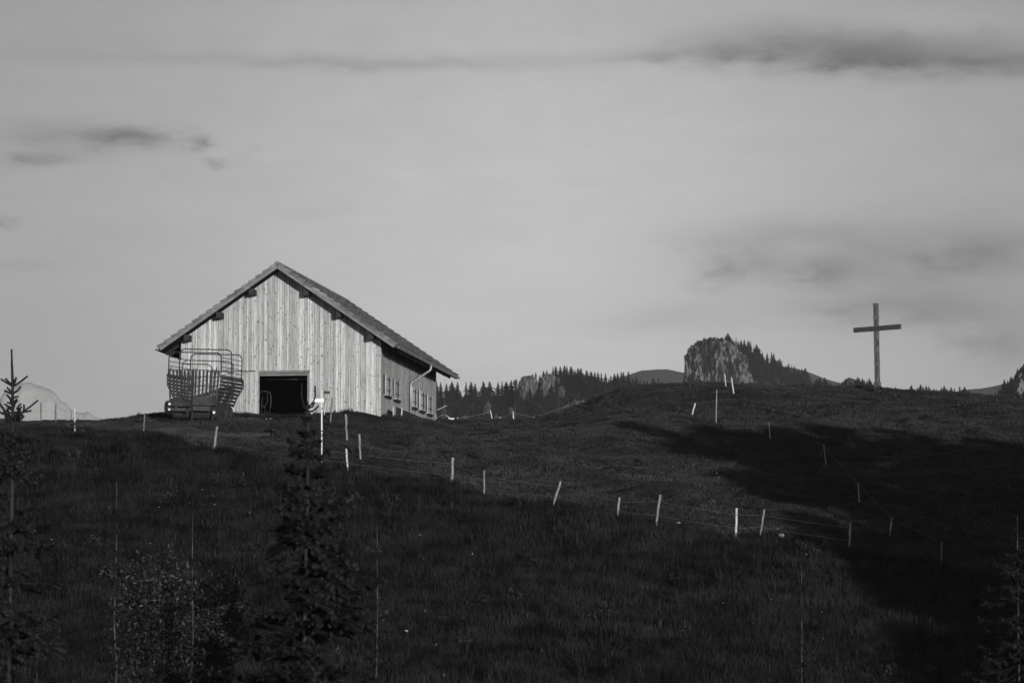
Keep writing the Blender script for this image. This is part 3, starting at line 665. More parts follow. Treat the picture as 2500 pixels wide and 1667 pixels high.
# ------------------------------------------------------------------ fences and posts
def post_mesh(a, b, w, name, parent, m, tone):
    mb = MB(); mb.cur = tone; a = Vector(a); b = Vector(b); rr = random.Random(int(a.x * 100) + 5); k = 7
    pts = [a.lerp(b, t / (k - 1)) + Vector((rr.uniform(-1, 1) * w * .12, rr.uniform(-1, 1) * w * .12, 0)) for t in range(k)]
    pts[0] = a - (b - a).normalized() * .35
    mb.tube(pts, [w / 2 * rr.uniform(.88, 1.08) for _ in range(k)], 7); return mb.build(name, m, parent)
def fence(name, posts, wires, label, slack=.035, wr=.004, ins=True):
    """posts: (u_base, v_base, u_top, v_top, width m, tone[, y])"""
    P3 = []
    for p in posts:
        y = p[6] if len(p) > 6 else hit(p[0], p[1])[1]
        a = at(p[0], p[1], y); b = at(p[2], p[3], y); P3.append((Vector(a), Vector(b), p[4], p[5]))
    root = empty(name, P3[0][0]); inv = -P3[0][0]
    for (a, b, w, t) in P3:
        po = post_mesh(a + inv, b + inv, w, 'post', root, M['postw'] if t < .9 else M['pale'], t)
        if ins:
            mb = MB()
            for f in wires[0]:
                q = a.lerp(b, f) + inv; mb.tube([q + Vector((0, -w / 2 - .0, 0)), q + Vector((0, -w / 2 - .05, 0))], .014, 6)
            mb.build('insulator', M['black'], po)
    for f in wires[0]:
        mb = MB()
        for (i0, i1) in wires[1]:
            a = P3[i0][0].lerp(P3[i0][1], f) + inv + Vector((0, -.06, 0)); b = P3[i1][0].lerp(P3[i1][1], f) + inv + Vector((0, -.06, 0)); L_ = (b - a).length
            pts = [a.lerp(b, k / 10) - Vector((0, 0, slack * 4 * (k / 10) * (1 - k / 10) * min(1, L_ / 8))) for k in range(11)]
            mb.tube(pts, wr, 5, cap=False)
        mb.build('wire', M['wire'], root)
    tag(root, label, 'fence'); return root
fence('wire_fence', [(350, 1060, 353, 1012, .06, .3), (522, 1104, 530, 1041, .105, .62), (849, 1149, 845, 1095, .085, .95), (1102, 1184, 1106, 1117, .115, .72), (1182, 1212, 1182, 1148, .07, .7),
                     (1350, 1234, 1369, 1175, .085, .85), (1507, 1265, 1512, 1214, .085, .80), (1601, 1287, 1612, 1207, .095, .55), (1796, 1315, 1799, 1240, .085, .97), (1856, 1310, 1866, 1243, .085, .45), (2073, 1345, 2076, 1273, .085, .5)],
      ((.35, .78), [(0, 1), (1, 2), (2, 3), (3, 4), (4, 5), (5, 6), (6, 7), (7, 8), (8, 9), (9, 10)]), 'long two-wire fence of wooden posts crossing the slope below the barn', wr=.0038)
fence('wire_fence', [(1689, 1016, 1697, 984, .07, .95), (1748, 1033, 1750, 951, .05, .8), (1881, 1077, 1877, 1031, .055, .75), (2017, 1139, 2011, 1085, .055, .6), (2098, 1229, 2095, 1179, .055, .7), (2172, 1311, 2177, 1264, .055, .45), (2298, 1382, 2299, 1322, .055, .3)],  # lower stakes toned darker for the shade they stand in
      ((.97,), [(0, 1), (0, 2), (2, 3), (3, 4), (4, 5), (5, 6)]), 'single-wire fence of thin stakes running down the hill into shade', wr=.0026, ins=False)
fence('wire_fence', [(1772, 944, 1769, 912, .05, .97), (1791, 961, 1786, 921, .06, .95), (1662, 948, 1660, 938, .05, .95, 212)],
      ((.9,), [(0, 1)]), 'two pale stakes and a stub of fence on the hill crest before the cliff', wr=.004, ins=False)
fence('wire_fence', [(1111, 1037, 1117, 1019, .05, .97, 203), (1204, 1034, 1197, 1002, .055, .95, 204), (1227, 1033, 1221, 1018, .06, .97, 202.5), (1254, 1031, 1253, 1004, .07, .97, 204), (1303, 1024, 1303, 1017, .05, .97, 204.5), (1425, 982, 1425, 976, .04, .8, 205.5)],
      ((.85,), [(0, 1), (1, 2), (2, 3), (3, 4), (4, 5)]), 'low white-staked fence in the saddle between barn and hill', wr=.008, ins=False)
fence('wire_fence', [(100, 1034, 100, 982, .075, .35, 186), (136, 1034, 136, 987, .085, .25, 185.5), (174, 1034, 175, 999, .05, .5, 187), (183, 1058, 182, 996, .075, .9), (191, 1034, 191, 1018, .05, .1, 187), (16, 1034, 16, 990, .06, .2, 186)],
      ((.6,), [(5, 0), (0, 1), (1, 3)]), 'row of wooden posts on the far left crest before the distant mountain', wr=.003)
for (ub, vb, ut, vt, w, t, lab) in ((806, 1032, 811, 970, .075, .35, 'grey wooden post standing in front of the barn right of the signpost'),
                                     (847, 1078, 844, 1011, .095, .6, 'wooden post on the meadow directly above the first pale fence post'),
                                     (880, 1123, 877, 1060, .09, .65, 'shorter wooden post in the meadow just right of its taller neighbour'),
                                     (790, 1021, 796, 983, .04, .97, 'thin pale stick leaning beside the white signpost')):
    h = hit(ub, vb) if vb > 1025 else at(ub, vb, 183.4); y = h[1]
    a = Vector(at(ub, vb, y)); b = Vector(at(ut, vt, y)); o = post_mesh((0, 0, 0), b - a, w, 'wooden_post', None, M['postw'] if t < .9 else M['pale'], t); o.location = a; tag(o, lab, 'post')

# signpost
y = 181.0; a = Vector(at(785.5, 1116, 169.5)); y = 169.5; g = g1(a.x, y)
sp = empty('signpost', (a.x, y, a.z)); tag(sp, 'white painted signpost with two arrow boards in front of the barn doorway', 'sign')
t_ = Vector(at(785.5, 950, y)) - a
mb = MB(); mb.tube([(0, 0, -.4), (t_.x, 0, t_.z)], .032, 10); mb.build('pole', M['white'], sp, True)
mb = MB(); mb.tube([(0, 0, t_.z - .005), (0, 0, t_.z + .02)], .036, 10); mb.build('cap', M['black'], sp)
mb = MB()
for vv in (1052, 1060, 1064, 997): z = (1116 - vv) * y / F; mb.tube([(0, 0, z - .02), (0, 0, z + .02)], .040 if vv < 1000 else .05, 8)
mb.build('clamp', M['black'], sp)
def arrow(x0, x1, z, h, tip):
    mb = MB(); pts = [(x0, z - h / 2), (x1, z - h / 2), (x1 + (tip if x1 > x0 else -tip), z), (x1, z + h / 2), (x0, z + h / 2)]
    f = [(p[0], -.05, p[1]) for p in pts]; b_ = [(p[0], -.035, p[1]) for p in pts]
    mb.add(f + b_, [(0, 1, 2, 3, 4), (9, 8, 7, 6, 5)] + [(i, (i + 1) % 5 + 0, (i + 1) % 5 + 5, i + 5) for i in range(5)]); return mb
pm = y / F
arrow(5 * pm, -22 * pm, (1116 - 977) * pm, .155, .07).build('arrow_board', M['white'], sp)
o = arrow(4 * pm, 18 * pm, (1116 - 957.5) * pm, .125, .04); o = o.build('arrow_board', M['wagon'], sp); o['label'] = 'dark grey arrow board'

# water trough behind the barn corner
tb = empty('water_trough', (at(1073, 1030, 201.5)[0], 201.5, at(1073, 1031, 201.5)[2]), 0); tag(tb, 'small pale water trough with standpipe and arched hose beyond the barn corner', 'trough')
m_ = 201.5 / F
mb = MB(); mb.bar((22 * m_, 0, -.1), (22 * m_, 0, .12), .0, .0) if False else None
mb = MB(); mb.box((29 * m_, 0, .07), (13 * m_, .5, .20)); mb.box((29 * m_, 0, .185), (15 * m_, .55, .03)); mb.build('basin', M['white'], tb)
mb = MB(); mb.bar((13 * m_, 0, -.2), (13 * m_, 0, .70), .08); mb.bar((6.5 * m_, .02, -.2), (6.5 * m_, .02, .62), .05); mb.build('stand', M['black'], tb)
mb = MB(); mb.tube([(-6 * m_, 0, .62), (2 * m_, 0, .68), (8 * m_, 0, .74), (12 * m_, 0, .80), (18 * m_, 0, .82)], .035, 8); mb.build('lever_arm', M['zinc'], tb)
mb = MB()
for dx in (0, 4):
    mb.tube([(-6 * m_, 0, .1 + .1), (2 * m_, 0, .33), (9 * m_, 0, .38), (16 * m_, 0, .36), ((22 + dx * .5) * m_, 0, .26), ((26 + dx) * m_, 0, .12), ((27 + dx) * m_, 0, .0)], .018, 6)
mb.build('hose', M['zinc'], tb, True)
mb = MB(); mb.tube([(-7 * m_, 0, -.25), (-8 * m_, 0, .18), (-9 * m_, 0, .42)], .035, 7); mb.tube([(-10 * m_, 0, .06), (-3 * m_, 0, .15)], .06, 7); mb.build('tap', M['zinc'], tb)

# ------------------------------------------------------------------ stones
stl = ['largest white stone right of the last bright fence post', 'small pale stone just below the largest white stone', 'pale stone near the edge of the shade, lowest of the stones on the right', 'flat pale stone between two fence posts on the slope',
       'tiny stone above the largest white stone', 'pale stones edge lump among the grass left of the lowest right stone', 'pale lump added as a water glint at the bottom edge, left of centre', 'tiny pale stone in the meadow left of the doorway track', 'small pale lump added as a second water glint at the bottom edge', 'small pale stone on the slope under the third fence post']
stl[5] = 'small pale stone in a patch of rubble above the lowest right stone'
for k, (u, v, wpx, hpx) in enumerate(((1907, 1313, 15, 9), (1895, 1327, 7, 5), (1988, 1391, 18, 6), (1655, 1282, 12, 5), (1900, 1294, 8, 3), (1968, 1358, 8, 5), (1082, 1655, 14, 8), (667, 1055, 5, 4), (1107, 1655, 6, 5), (1465, 1180 + 60, 6, 3))):  # the two bottom-edge lumps stand in for water glints
    h = hit(u, v); s = h[1] / F; mb = MB(); rr = random.Random(k); n1_, n2_ = 10, 7; vs = []; fs = []
    for i in range(n2_ + 1):
        for j in range(n1_):
            th = math.pi * i / n2_; ph = 2 * math.pi * j / n1_; q = rr.uniform(.75, 1.15) if 0 < i < n2_ else 1
            vs.append((math.sin(th) * math.cos(ph) * wpx * s * .6 * q, math.sin(th) * math.sin(ph) * wpx * s * .5 * q, math.cos(th) * hpx * s * .6 * q + hpx * s * .2 + .03))
    for i in range(n2_):
        for j in range(n1_): a_ = i * n1_ + j; b_ = i * n1_ + (j + 1) % n1_; fs.append((a_, a_ + n1_, b_ + n1_, b_))
    mb.add(vs, fs); o = mb.build('rock', M['stone'], None, True); o.location = tuple(h); tag(o, stl[k], 'rock', 'pale stones in the meadow')

# ------------------------------------------------------------------ near spruces
def needles(pts, rad, dens, rr, out_v, out_t, nl=.020, tone=.5, w=.0035):
    """needle triangles all round a shoot"""
    pts = [np.array(p, float) for p in pts]
    for a, b in zip(pts[:-1], pts[1:]):
        L_ = np.linalg.norm(b - a); n_ = max(2, int(L_ * dens)); d = (b - a) / max(L_, 1e-6)
        t = rr.uniform(0, 1, n_)[:, None]; base = a + (b - a) * t
        rv = rr.normal(0, 1, (n_, 3)); rv -= (rv @ d)[:, None] * d; rv /= np.linalg.norm(rv, axis=1)[:, None] + 1e-9
        tip = base + rv * (rad + nl * rr.uniform(.7, 1.2, n_)[:, None]) + d * nl * .8
        sd_ = np.cross(rv, d) * w
        out_v.append(np.stack([base - sd_, base + sd_, tip], 1).reshape(-1, 3)); out_t.append(np.full(n_ * 3, np.clip(tone + rr.normal(0, .12), 0, 1)))
def spruce(name, u, ytree, vtop, label, top_len, widths, seed, dens=260, whorl=.42, arms=None, leaderw=.010, sparse=1.0, barkm='bark', vnode=None, upc=.55, nl=.020, group=None):
    """leader tip at pixel (u, vtop) when seen from the camera; widths: [(depth below tip m, radius m)]"""
    rr = np.random.RandomState(seed); tip = at(u, vtop, ytree); gzv = g1(tip[0], ytree); Ht = tip[2] - gzv
    root = empty(name, (tip[0], ytree, gzv)); mb = MB(); k = 14
    wob = rr.normal(0, .012, (k, 2)); wob[-3:] *= .3
    pts = [(wob[i][0], wob[i][1], -.2 + (Ht + .2) * i / (k - 1)) for i in range(k)]
    rad = [leaderw * .5 + (Ht * .0048) * (1 - i / (k - 1)) ** 1.0 for i in range(k)]
    mb.tube(pts, rad, 8); mb.build('trunk', M[barkm], root, True)
    vs, ts = [], []; twigs = MB()
    def R_at(d): return float(np.interp(d, [w[0] for w in widths], [w[1] for w in widths]))
    needles([(0, 0, Ht - top_len), (0, 0, Ht)], .004, dens * .6 * min(1, sparse), rr, vs, ts, nl * .55)
    d = top_len; ang0 = 0
    while d < Ht - .5:
        rad_ = R_at(d); nbr = rr.randint(4, 7) if rad_ > .25 else rr.randint(4, 6); ang0 += rr.uniform(.3, 1.2)
        for q in range(nbr):
            if rr.rand() > max(.5, sparse) : continue
            az = ang0 + 6.283 * q / nbr + rr.normal(0, .15); rl = rad_ * rr.uniform(.7, 1.15); z0 = Ht - d + rr.normal(0, .03)
            up = upc * max(0, 1 - d / 2.2) - .12 * min(1, d / 3)
            segs = 6; line = []
            for s in range(segs + 1):
                f = s / segs; line.append((math.cos(az) * rl * f, math.sin(az) * rl * f, z0 + rl * (up * f * (.5 + f * .7) - .18 * math.sin(3.14 * f) * min(1, d))))
            twigs.tube(line, [.006 * (1 - .7 * i / segs) * (1 + rl) * .7 for i in range(segs + 1)], 5)
            tn_ = rr.uniform(.25, .75)
            needles(line, .006, dens * sparse, rr, vs, ts, nl, tn_)
            # side shoots
            ns = int(rl / .075 * sparse)
            for s in range(ns):
                f = .15 + .8 * (s + rr.rand()) / max(1, ns); i0 = min(segs - 1, int(f * segs)); fr_ = f * segs - i0
                p = np.array(line[i0]) * (1 - fr_) + np.array(line[i0 + 1]) * fr_; sgn = 1 if s % 2 else -1
                sl2 = rl * (.12 + .42 * (1 - f)) * rr.uniform(.6, 1.2); a2 = az + sgn * rr.uniform(.6, 1.1); zz = up * sl2 * .8 - sl2 * rr.uniform(-.1, .35) * min(1, d)
                e = p + np.array([math.cos(a2) * sl2, math.sin(a2) * sl2, zz]); needles([p, e], .005, dens * sparse, rr, vs, ts, nl, tn_)
        for q in range(int(2 * sparse * (rad_ > .1))):      # shoots between whorls
            az = rr.uniform(0, 6.28); z0 = Ht - d + rr.uniform(0, whorl); rl = rad_ * rr.uniform(.25, .5)
            needles([(0, 0, z0), (math.cos(az) * rl, math.sin(az) * rl, z0 + rl * .4)], .005, dens * sparse, rr, vs, ts, nl)
        d += whorl * rr.uniform(.75, 1.2) * (1 if d > 1 else .85)
    if arms:
        for (du, dv, pts_) in arms: pass
    V = np.concatenate(vs); T_ = np.arange(len(V)).reshape(-1, 3)
    arr_mesh('crown', V, T_, M['needle'], tone=np.concatenate(ts), parent=root)
    twigs.build('branches', M['needle'], root)
    tag(root, label, 'tree', group); return root
# left spruce with long leader (shape of its top traced as branches)
def shoot_tree(name, u, v, y, segs, trunk_pts, label, seed, rad, nl, m='needle', lower=None):
    """young spruce whose top shoots are given as image-plane polylines around (u,v) in pixels"""
    rr = np.random.RandomState(seed); s = y / F; o3 = at(u, v, y); gzv = g1(o3[0], y)
    root = empty(name, (o3[0], y, gzv)); h0 = o3[2] - gzv; vs, ts = [], []; tw = MB()
    for k, pl in enumerate(segs):
        dep = rr.uniform(-.25, .25); p3 = []
        for i, (dx, dy) in enumerate(pl):
            f = i / max(1, len(pl) - 1); p3.append((dx * s, dep * f * (abs(pl[-1][0] - pl[0][0]) * s + .05) * 1.5, h0 - dy * s))
        q = [np.array(p3[0])]
        for a_, b_ in zip(p3[:-1], p3[1:]): q += [np.array(a_) + (np.array(b_) - np.array(a_)) * f for f in (.5, 1.)]
        tw.tube(q, [rad * (1 - .25 * i / len(q)) for i in range(len(q))], 6); needles(q, rad, 900, rr, vs, ts, nl, .4, w=.004)
    V = np.concatenate(vs); arr_mesh('crown', V, np.arange(len(V)).reshape(-1, 3), M[m], tone=np.concatenate(ts), parent=root)
    tw.build('branches', M['needle'], root)
    mb = MB(); tp = [(dx * s, 0, h0 - dy * s) for dx, dy in trunk_pts] + [(trunk_pts[-1][0] * s, 0, -.2)]
    mb.tube(tp, [rad * .8] + [.016 + .0035 * i for i in range(1, len(tp))], 8); mb.build('trunk', M['bark'], root, True)
    tag(root, label, 'tree'); return root, h0, s
def scr(px): return [[((x - 128) * .2168, (y - 560) * .2168) for x, y in pl] for pl in px]
left_px = [[(148, 560), (140, 400), (132, 270), (128, 150)], [(148, 570), (60, 520), (8, 485)], [(148, 555), (95, 520), (60, 480)], [(148, 570), (230, 520), (310, 455)], [(150, 560), (170, 520), (185, 470)], [(150, 540), (153, 485)],
           [(145, 650), (200, 620), (238, 575)], [(140, 640), (105, 610), (80, 580)], [(140, 655), (90, 635), (55, 620)], [(145, 700), (180, 690), (208, 685)], [(130, 720), (100, 690), (82, 665)], [(150, 760), (175, 740), (195, 715)],
           [(145, 760), (120, 760), (85, 755)], [(150, 800), (180, 750), (200, 730)], [(140, 810), (95, 795), (55, 770)], [(150, 900), (250, 860), (330, 800), (420, 720)], [(250, 860), (300, 855), (352, 842)], [(270, 860), (275, 800), (270, 775)],
           [(200, 890), (235, 830)], [(190, 830), (215, 790), (240, 765)], [(200, 840), (250, 800)], [(150, 905), (210, 905), (262, 890)], [(140, 910), (80, 880), (20, 800), (-10, 740)], [(100, 895), (40, 880), (0, 860)], [(110, 890), (90, 850), (100, 800)],
           [(50, 870), (45, 820), (10, 780)], [(140, 840), (115, 820), (95, 830)], [(150, 830), (165, 790)], [(135, 780), (120, 720)], [(150, 930), (185, 925), (230, 910)], [(130, 930), (100, 915), (60, 900)], [(135, 870), (100, 860), (70, 835)], [(160, 870), (200, 860), (225, 830)], [(145, 870), (140, 760), (142, 700)]]
root1, h0, s1 = shoot_tree('spruce_tree', 27.7, 941, 58, scr(left_px), [(0, -60), (3, 0), (4, 60), (5, 160), (4, 300), (2, 480), (2, 700)], 'young spruce at the left edge with a long bare leader against the sky', 5, .016, .014)
# its lower dark boughs
def lower_boughs(root, h, seed, widths, dens, sparse=1.0, whorl=.4, nl=.022, drop=.25):
    rr = np.random.RandomState(seed); vs, ts = [], []; d = 0.0
    while True:
        z0 = h - d
        if z0 < .6: break
        R_ = float(np.interp(d, [w[0] for w in widths], [w[1] for w in widths]))
        for q in range(rr.randint(5, 8)):
            if rr.rand() > sparse: continue
            az = rr.uniform(0, 6.28); rl = R_ * rr.uniform(.55, 1.2); line = [(math.cos(az) * rl * f, math.sin(az) * rl * f, z0 + rr.normal(0, .01) + rl * (.25 * f * f * (d < 1.5) - drop * math.sin(2.6 * f))) for f in (0, .2, .4, .6, .8, 1)]
            tn_ = rr.uniform(.2, .9); needles(line, .008, dens, rr, vs, ts, nl, tn_, w=.007)
            for s in range(int(rl / .05)):
                f = .15 + .85 * rr.rand(); i0 = min(4, int(f * 5)); p = np.array(line[i0]) + (np.array(line[i0 + 1]) - np.array(line[i0])) * (f * 5 - i0)
                a2 = az + rr.choice([-1, 1]) * rr.uniform(.4, 1.2); l2 = rl * (.1 + .4 * (1 - f)) * rr.uniform(.5, 1.3); needles([p, p + np.array([math.cos(a2) * l2, math.sin(a2) * l2, -l2 * rr.uniform(-.25, .6)])], .006, dens, rr, vs, ts, nl, tn_, w=.007)
        d += whorl * rr.uniform(.35, .75)
    V = np.concatenate(vs); arr_mesh('bough', V, np.arange(len(V)).reshape(-1, 3), M['needle'], tone=np.concatenate(ts), parent=root)
lower_boughs(root1, h0 - 80 * s1, 31, [(0, .18), (.6, .3), (1.5, .6), (4, .9), (8, 1.3)], 620, .95, .33, .034)
# central spruce: top shoots traced over barn wall
def scc(px): return [[((x - 790) * .1913, (y - 620) * .1913) for x, y in pl] for pl in px]
cpx = [[(795, 640), (770, 590), (770, 575)], [(795, 640), (740, 560), (710, 450), (714, 290)], [(790, 600), (850, 550), (890, 460), (886, 325)], [(800, 610), (850, 590), (880, 530)], [(800, 650), (860, 640), (930, 575)], [(790, 640), (745, 600), (725, 565)], [(800, 700), (790, 580), (785, 520)],
       [(800, 850), (770, 800), (755, 760)], [(800, 830), (830, 800), (850, 770)], [(800, 1000), (740, 980), (700, 960)], [(800, 1080), (880, 1060), (930, 1030)]]
root2, h2, s2 = shoot_tree('spruce_tree', 751, 998.6, 58, scc(cpx), [(0, -15), (1.5, 40), (1, 120), (0, 250), (-3, 420), (-6, 600)], 'bushy young spruce in the foreground centre-left, its tip over the barn wall', 6, .014, .011)
lower_boughs(root2, h2 - 25 * s2, 32, [(0, .10), (.5, .34), (1.0, .58), (1.9, .78), (3.0, 1.0), (7, 1.4)], 800, 1.0, .32, .036)
spruce('spruce_tree', 285, 60, 1172, 'thin young spruce left of the broad leafy shrub, only its leader showing', .75, [(.5, .1), (1.5, .35), (5, .8)], 41, dens=520, leaderw=.010, sparse=.8, nl=.028, whorl=.36, barkm='palebark')
spruce('spruce_tree', 471, 60, 1222, 'thin young spruce growing through the broad leafy shrub', .80, [(.5, .08), (1.5, .3), (5, .7)], 42, dens=520, leaderw=.010, sparse=.8, nl=.028, whorl=.36, barkm='palebark')
spruce('spruce_tree', 921, 58, 1278, 'slim young spruce right of the bushy foreground one', .85, [(.5, .1), (1.2, .28), (2, .40), (5, .8)], 43, dens=560, leaderw=.010, sparse=.9, nl=.03, whorl=.34, barkm='palebark')
spruce('spruce_tree', 1957, 66, 1395, 'slim young spruce with a faint bare leader in the lower right', 1.15, [(.5, .06), (1.5, .25), (5, .7)], 44, dens=420, leaderw=.010, sparse=.75, nl=.028, barkm='palebark')
spruce('larch_tree', 2484, 60, 1255, 'sparse conifer with level feathery branches at the right edge', .35, [(.3, .15), (.8, .38), (1.5, .62), (2.5, .95), (6, 1.3)], 45, dens=620, whorl=.20, leaderw=.010, sparse=.9, barkm='palebark', upc=.0, nl=.03)
# trees at the frame's edges are joined by the broad shrub
def shrub(u, v, y, label, seed):
    o3 = at(u, v, y); g = g1(o3[0], y); root = empty('shrub', (o3[0], y, g)); rr = np.random.RandomState(seed); H_ = o3[2] - g
    st = MB(); vs, ts = [], []
    for k in range(110):
        az = rr.uniform(0, 6.28); el = math.asin(rr.uniform(.05, 1)); rd = rr.uniform(.75, 1.0) * (1 + .12 * math.sin(az * 3 + 1)); tilt = 1 - .18 * math.cos(az)
        ex = math.cos(az) * math.cos(el) * 1.12 * rd; ey = math.sin(az) * math.cos(el) * .9 * rd; top = H_ - 1.15 + 1.15 * math.sin(el) * rd * tilt
        line = [(ex * f ** 1.3, ey * f ** 1.3, top * f ** .9) for f in (0, .35, .6, .8, 1)]; st.tube(line, [.014, .010, .007, .004, .003], 4)
        for q in range(150):
            f = 1 - abs(rr.normal(0, .16)); f = max(.45, f); p = np.array([ex * f ** 1.3, ey * f ** 1.3, top * f ** .9]) + rr.normal(0, .075, 3); a = rr.normal(0, 1, 3); a /= np.linalg.norm(a); b = np.cross(a, rr.normal(0, 1, 3)); b /= np.linalg.norm(b)
            L_ = rr.uniform(.022, .044); w_ = L_ * .45; vs.append(np.array([p - a * L_, p + b * w_, p + a * L_, p - b * w_])); ts.append(np.full(4, np.clip(rr.uniform(0, .45) + (.5 if f > .93 and rr.rand() < .22 else 0), 0, 1)))  # some outermost leaves lightened, sunlight put into their tone
    V = np.concatenate(vs); arr_mesh('leaves', V, np.arange(len(V)).reshape(-1, 4), M['leaf'], tone=np.concatenate(ts), parent=root); st.build('stems', M['needle'], root)
    tag(root, label, 'shrub')
shrub(430, 1325, 62, 'broad leafy shrub with sunlight put into its outer leaf tone in the lower left foreground', 9)

# weeds along the crest by the wagon and the barn foot
wl = ['tall weeds on the skyline just left of the hay wagon', 'weed clump at the foot of the sliding door', 'weed clump under the barn wall right of the doorway', 'low weeds right of the signpost by the barn wall', 'weed clump on the skyline farther left of the wagon', 'grassy clump on the threshold at the left of the doorway', 'grassy clump on the threshold at the right of the doorway']
for k, (u, v, y, w_, h_) in enumerate(((385, 1024, 185, .7, .32), (600, 1020, 184.2, .5, .3), (850, 1016, 184, .55, .3), (800, 1020, 184, .4, .22), (340, 1026, 185.5, .35, .3), (665, 1016, 184.3, .7, .28), (718, 1016, 184.3, .7, .24))):
    p = at(u, v, y); rr = np.random.RandomState(50 + k); vs, ts = [], []
    for q in range(int(w_ * 180)):
        x0 = rr.normal(0, w_ * .5); y0 = rr.normal(0, .25); hh_ = h_ * rr.uniform(.3, 1.0) * math.exp(-(x0 / w_) ** 2 * .8); lx = rr.normal(0, .06); z0 = g1(p[0] + x0, y + y0) - g1(p[0], y) if q % 8 == 0 else 0
        w2 = .008; vs.append(np.array([(x0 - w2, y0, -.15), (x0 + w2, y0, -.15), (x0 + lx, y0, hh_)])); ts.append(np.full(3, .4))
        for j in range(4):
            zc = hh_ * rr.uniform(.4, 1); c_ = np.array([x0 + lx * zc / max(hh_, .01), y0, zc]); a = rr.normal(0, .025, 3); b = rr.normal(0, .025, 3); vs.append(np.array([c_, c_ + a, c_ + b])); ts.append(np.full(3, .4))
    V = np.concatenate(vs); o = arr_mesh('weed_clump', V, np.arange(len(V)).reshape(-1, 3), M['grass'], tone=np.concatenate(ts)); o.location = (p[0], y, g1(p[0], y)); tag(o, wl[k], 'weeds')

# ------------------------------------------------------------------ distant spruce meshes
def far_spruce_mesh(seed, H_, Rb, levels=20, irregular=.25, bough=9, droop=.5):
    r = np.random.RandomState(seed); V, T_, tn_ = [], [], []
    bald = r.uniform(.04, .12)
    for l in range(levels):
        f = l / levels; z = H_ * (bald + (1 - bald) * f); R_ = Rb * (1 - f) ** .85 * r.uniform(1 - irregular, 1 + irregular * .6) + .12 * Rb * (f > .9) * 0 + .03
        nb = max(4, int(bough * (1 - f * .5)))
        for b in range(nb):
            az = 6.283 * b / nb + r.uniform(-.4, .4) + l; rl = R_ * r.uniform(.6, 1.2); c, s = math.cos(az), math.sin(az); w = rl * .32 + .04
            p0 = np.array([0, 0, z + H_ / levels * .9]); t = np.array([c * rl, s * rl, z - rl * droop * r.uniform(.3, 1)])
            m1 = np.array([c * rl * .55 - s * w, s * rl * .55 + c * w, z - rl * droop * .25]); m2 = np.array([c * rl * .55 + s * w, s * rl * .55 - c * w, z - rl * droop * .25])
            k = len(V); V += [p0, m1, t, m2]; T_ += [(k, k + 1, k + 2), (k, k + 2, k + 3)]; tt = np.clip(r.normal(.5, .2), 0, 1); tn_ += [tt] * 4
            # hanging twigs make the edge ragged
            for q in range(2):
                g = r.uniform(.5, 1); b0 = np.array([c * rl * g, s * rl * g, z - rl * droop * g * .5]); k = len(V); a3 = az + r.uniform(-.9, .9)
                V += [b0, b0 + np.array([math.cos(a3) * w * .9, math.sin(a3) * w * .9, -w * .3]), b0 + np.array([0, 0, -w * 1.1])]; T_ += [(k, k + 1, k + 2)]; tn_ += [tt] * 3
    k = len(V); V += [np.array([-.05, 0, H_ * .93]), np.array([.05, 0, H_ * .93]), np.array([0, 0, H_ * 1.0])]; T_ += [(k, k + 1, k + 2)]; tn_ += [.5] * 3
    # trunk
    for a in range(5):
        a0, a1 = 6.283 * a / 5, 6.283 * (a + 1) / 5; rr_ = .014 * H_; k = len(V)
        V += [np.array([math.cos(a0) * rr_, math.sin(a0) * rr_, -1]), np.array([math.cos(a1) * rr_, math.sin(a1) * rr_, -1]), np.array([0, 0, H_ * .9])]; T_ += [(k, k + 1, k + 2)]; tn_ += [.5] * 3
    me = bpy.data.meshes.new('spruce'); me.from_pydata([tuple(v) for v in V], [], T_); at_ = me.attributes.new('tone', 'FLOAT', 'POINT'); at_.data.foreach_set('value', np.array(tn_, dtype=np.float32)); me.materials.append(M['farneedle']); me.update(); return me
def ordn(n):
    one = ['first', 'second', 'third', 'fourth', 'fifth', 'sixth', 'seventh', 'eighth', 'ninth', 'tenth', 'eleventh', 'twelfth', 'thirteenth', 'fourteenth', 'fifteenth', 'sixteenth', 'seventeenth', 'eighteenth', 'nineteenth']
    if n < 20: return one[n - 1]
    t = ['twenty', 'thirty', 'forty', 'fifty', 'sixty'][n // 10 - 2]
    return (t[:-1] + 'ieth') if n % 10 == 0 else t + '-' + one[n % 10 - 1]
FS = [far_spruce_mesh(s, 10, rb * 1.35, lv + 6, ir, 13) for s, rb, lv, ir in ((1, 1.5, 22, .2), (2, 1.9, 20, .35), (3, 1.3, 24, .3), (4, 2.3, 18, .3), (5, 1.0, 18, .45), (6, 2.0, 24, .15))]
def far_tree(p, H_, k, wide=1.0, label='', group='', rz=0, name='spruce_tree', cat='tree'):
    o = bpy.data.objects.new(name, FS[k]); COL.objects.link(o); o.location = tuple(p); s = H_ / 10; o.scale = (s * wide, s * wide, s); o.rotation_euler = (0, 0, rz); tag(o, label, cat, group); return o

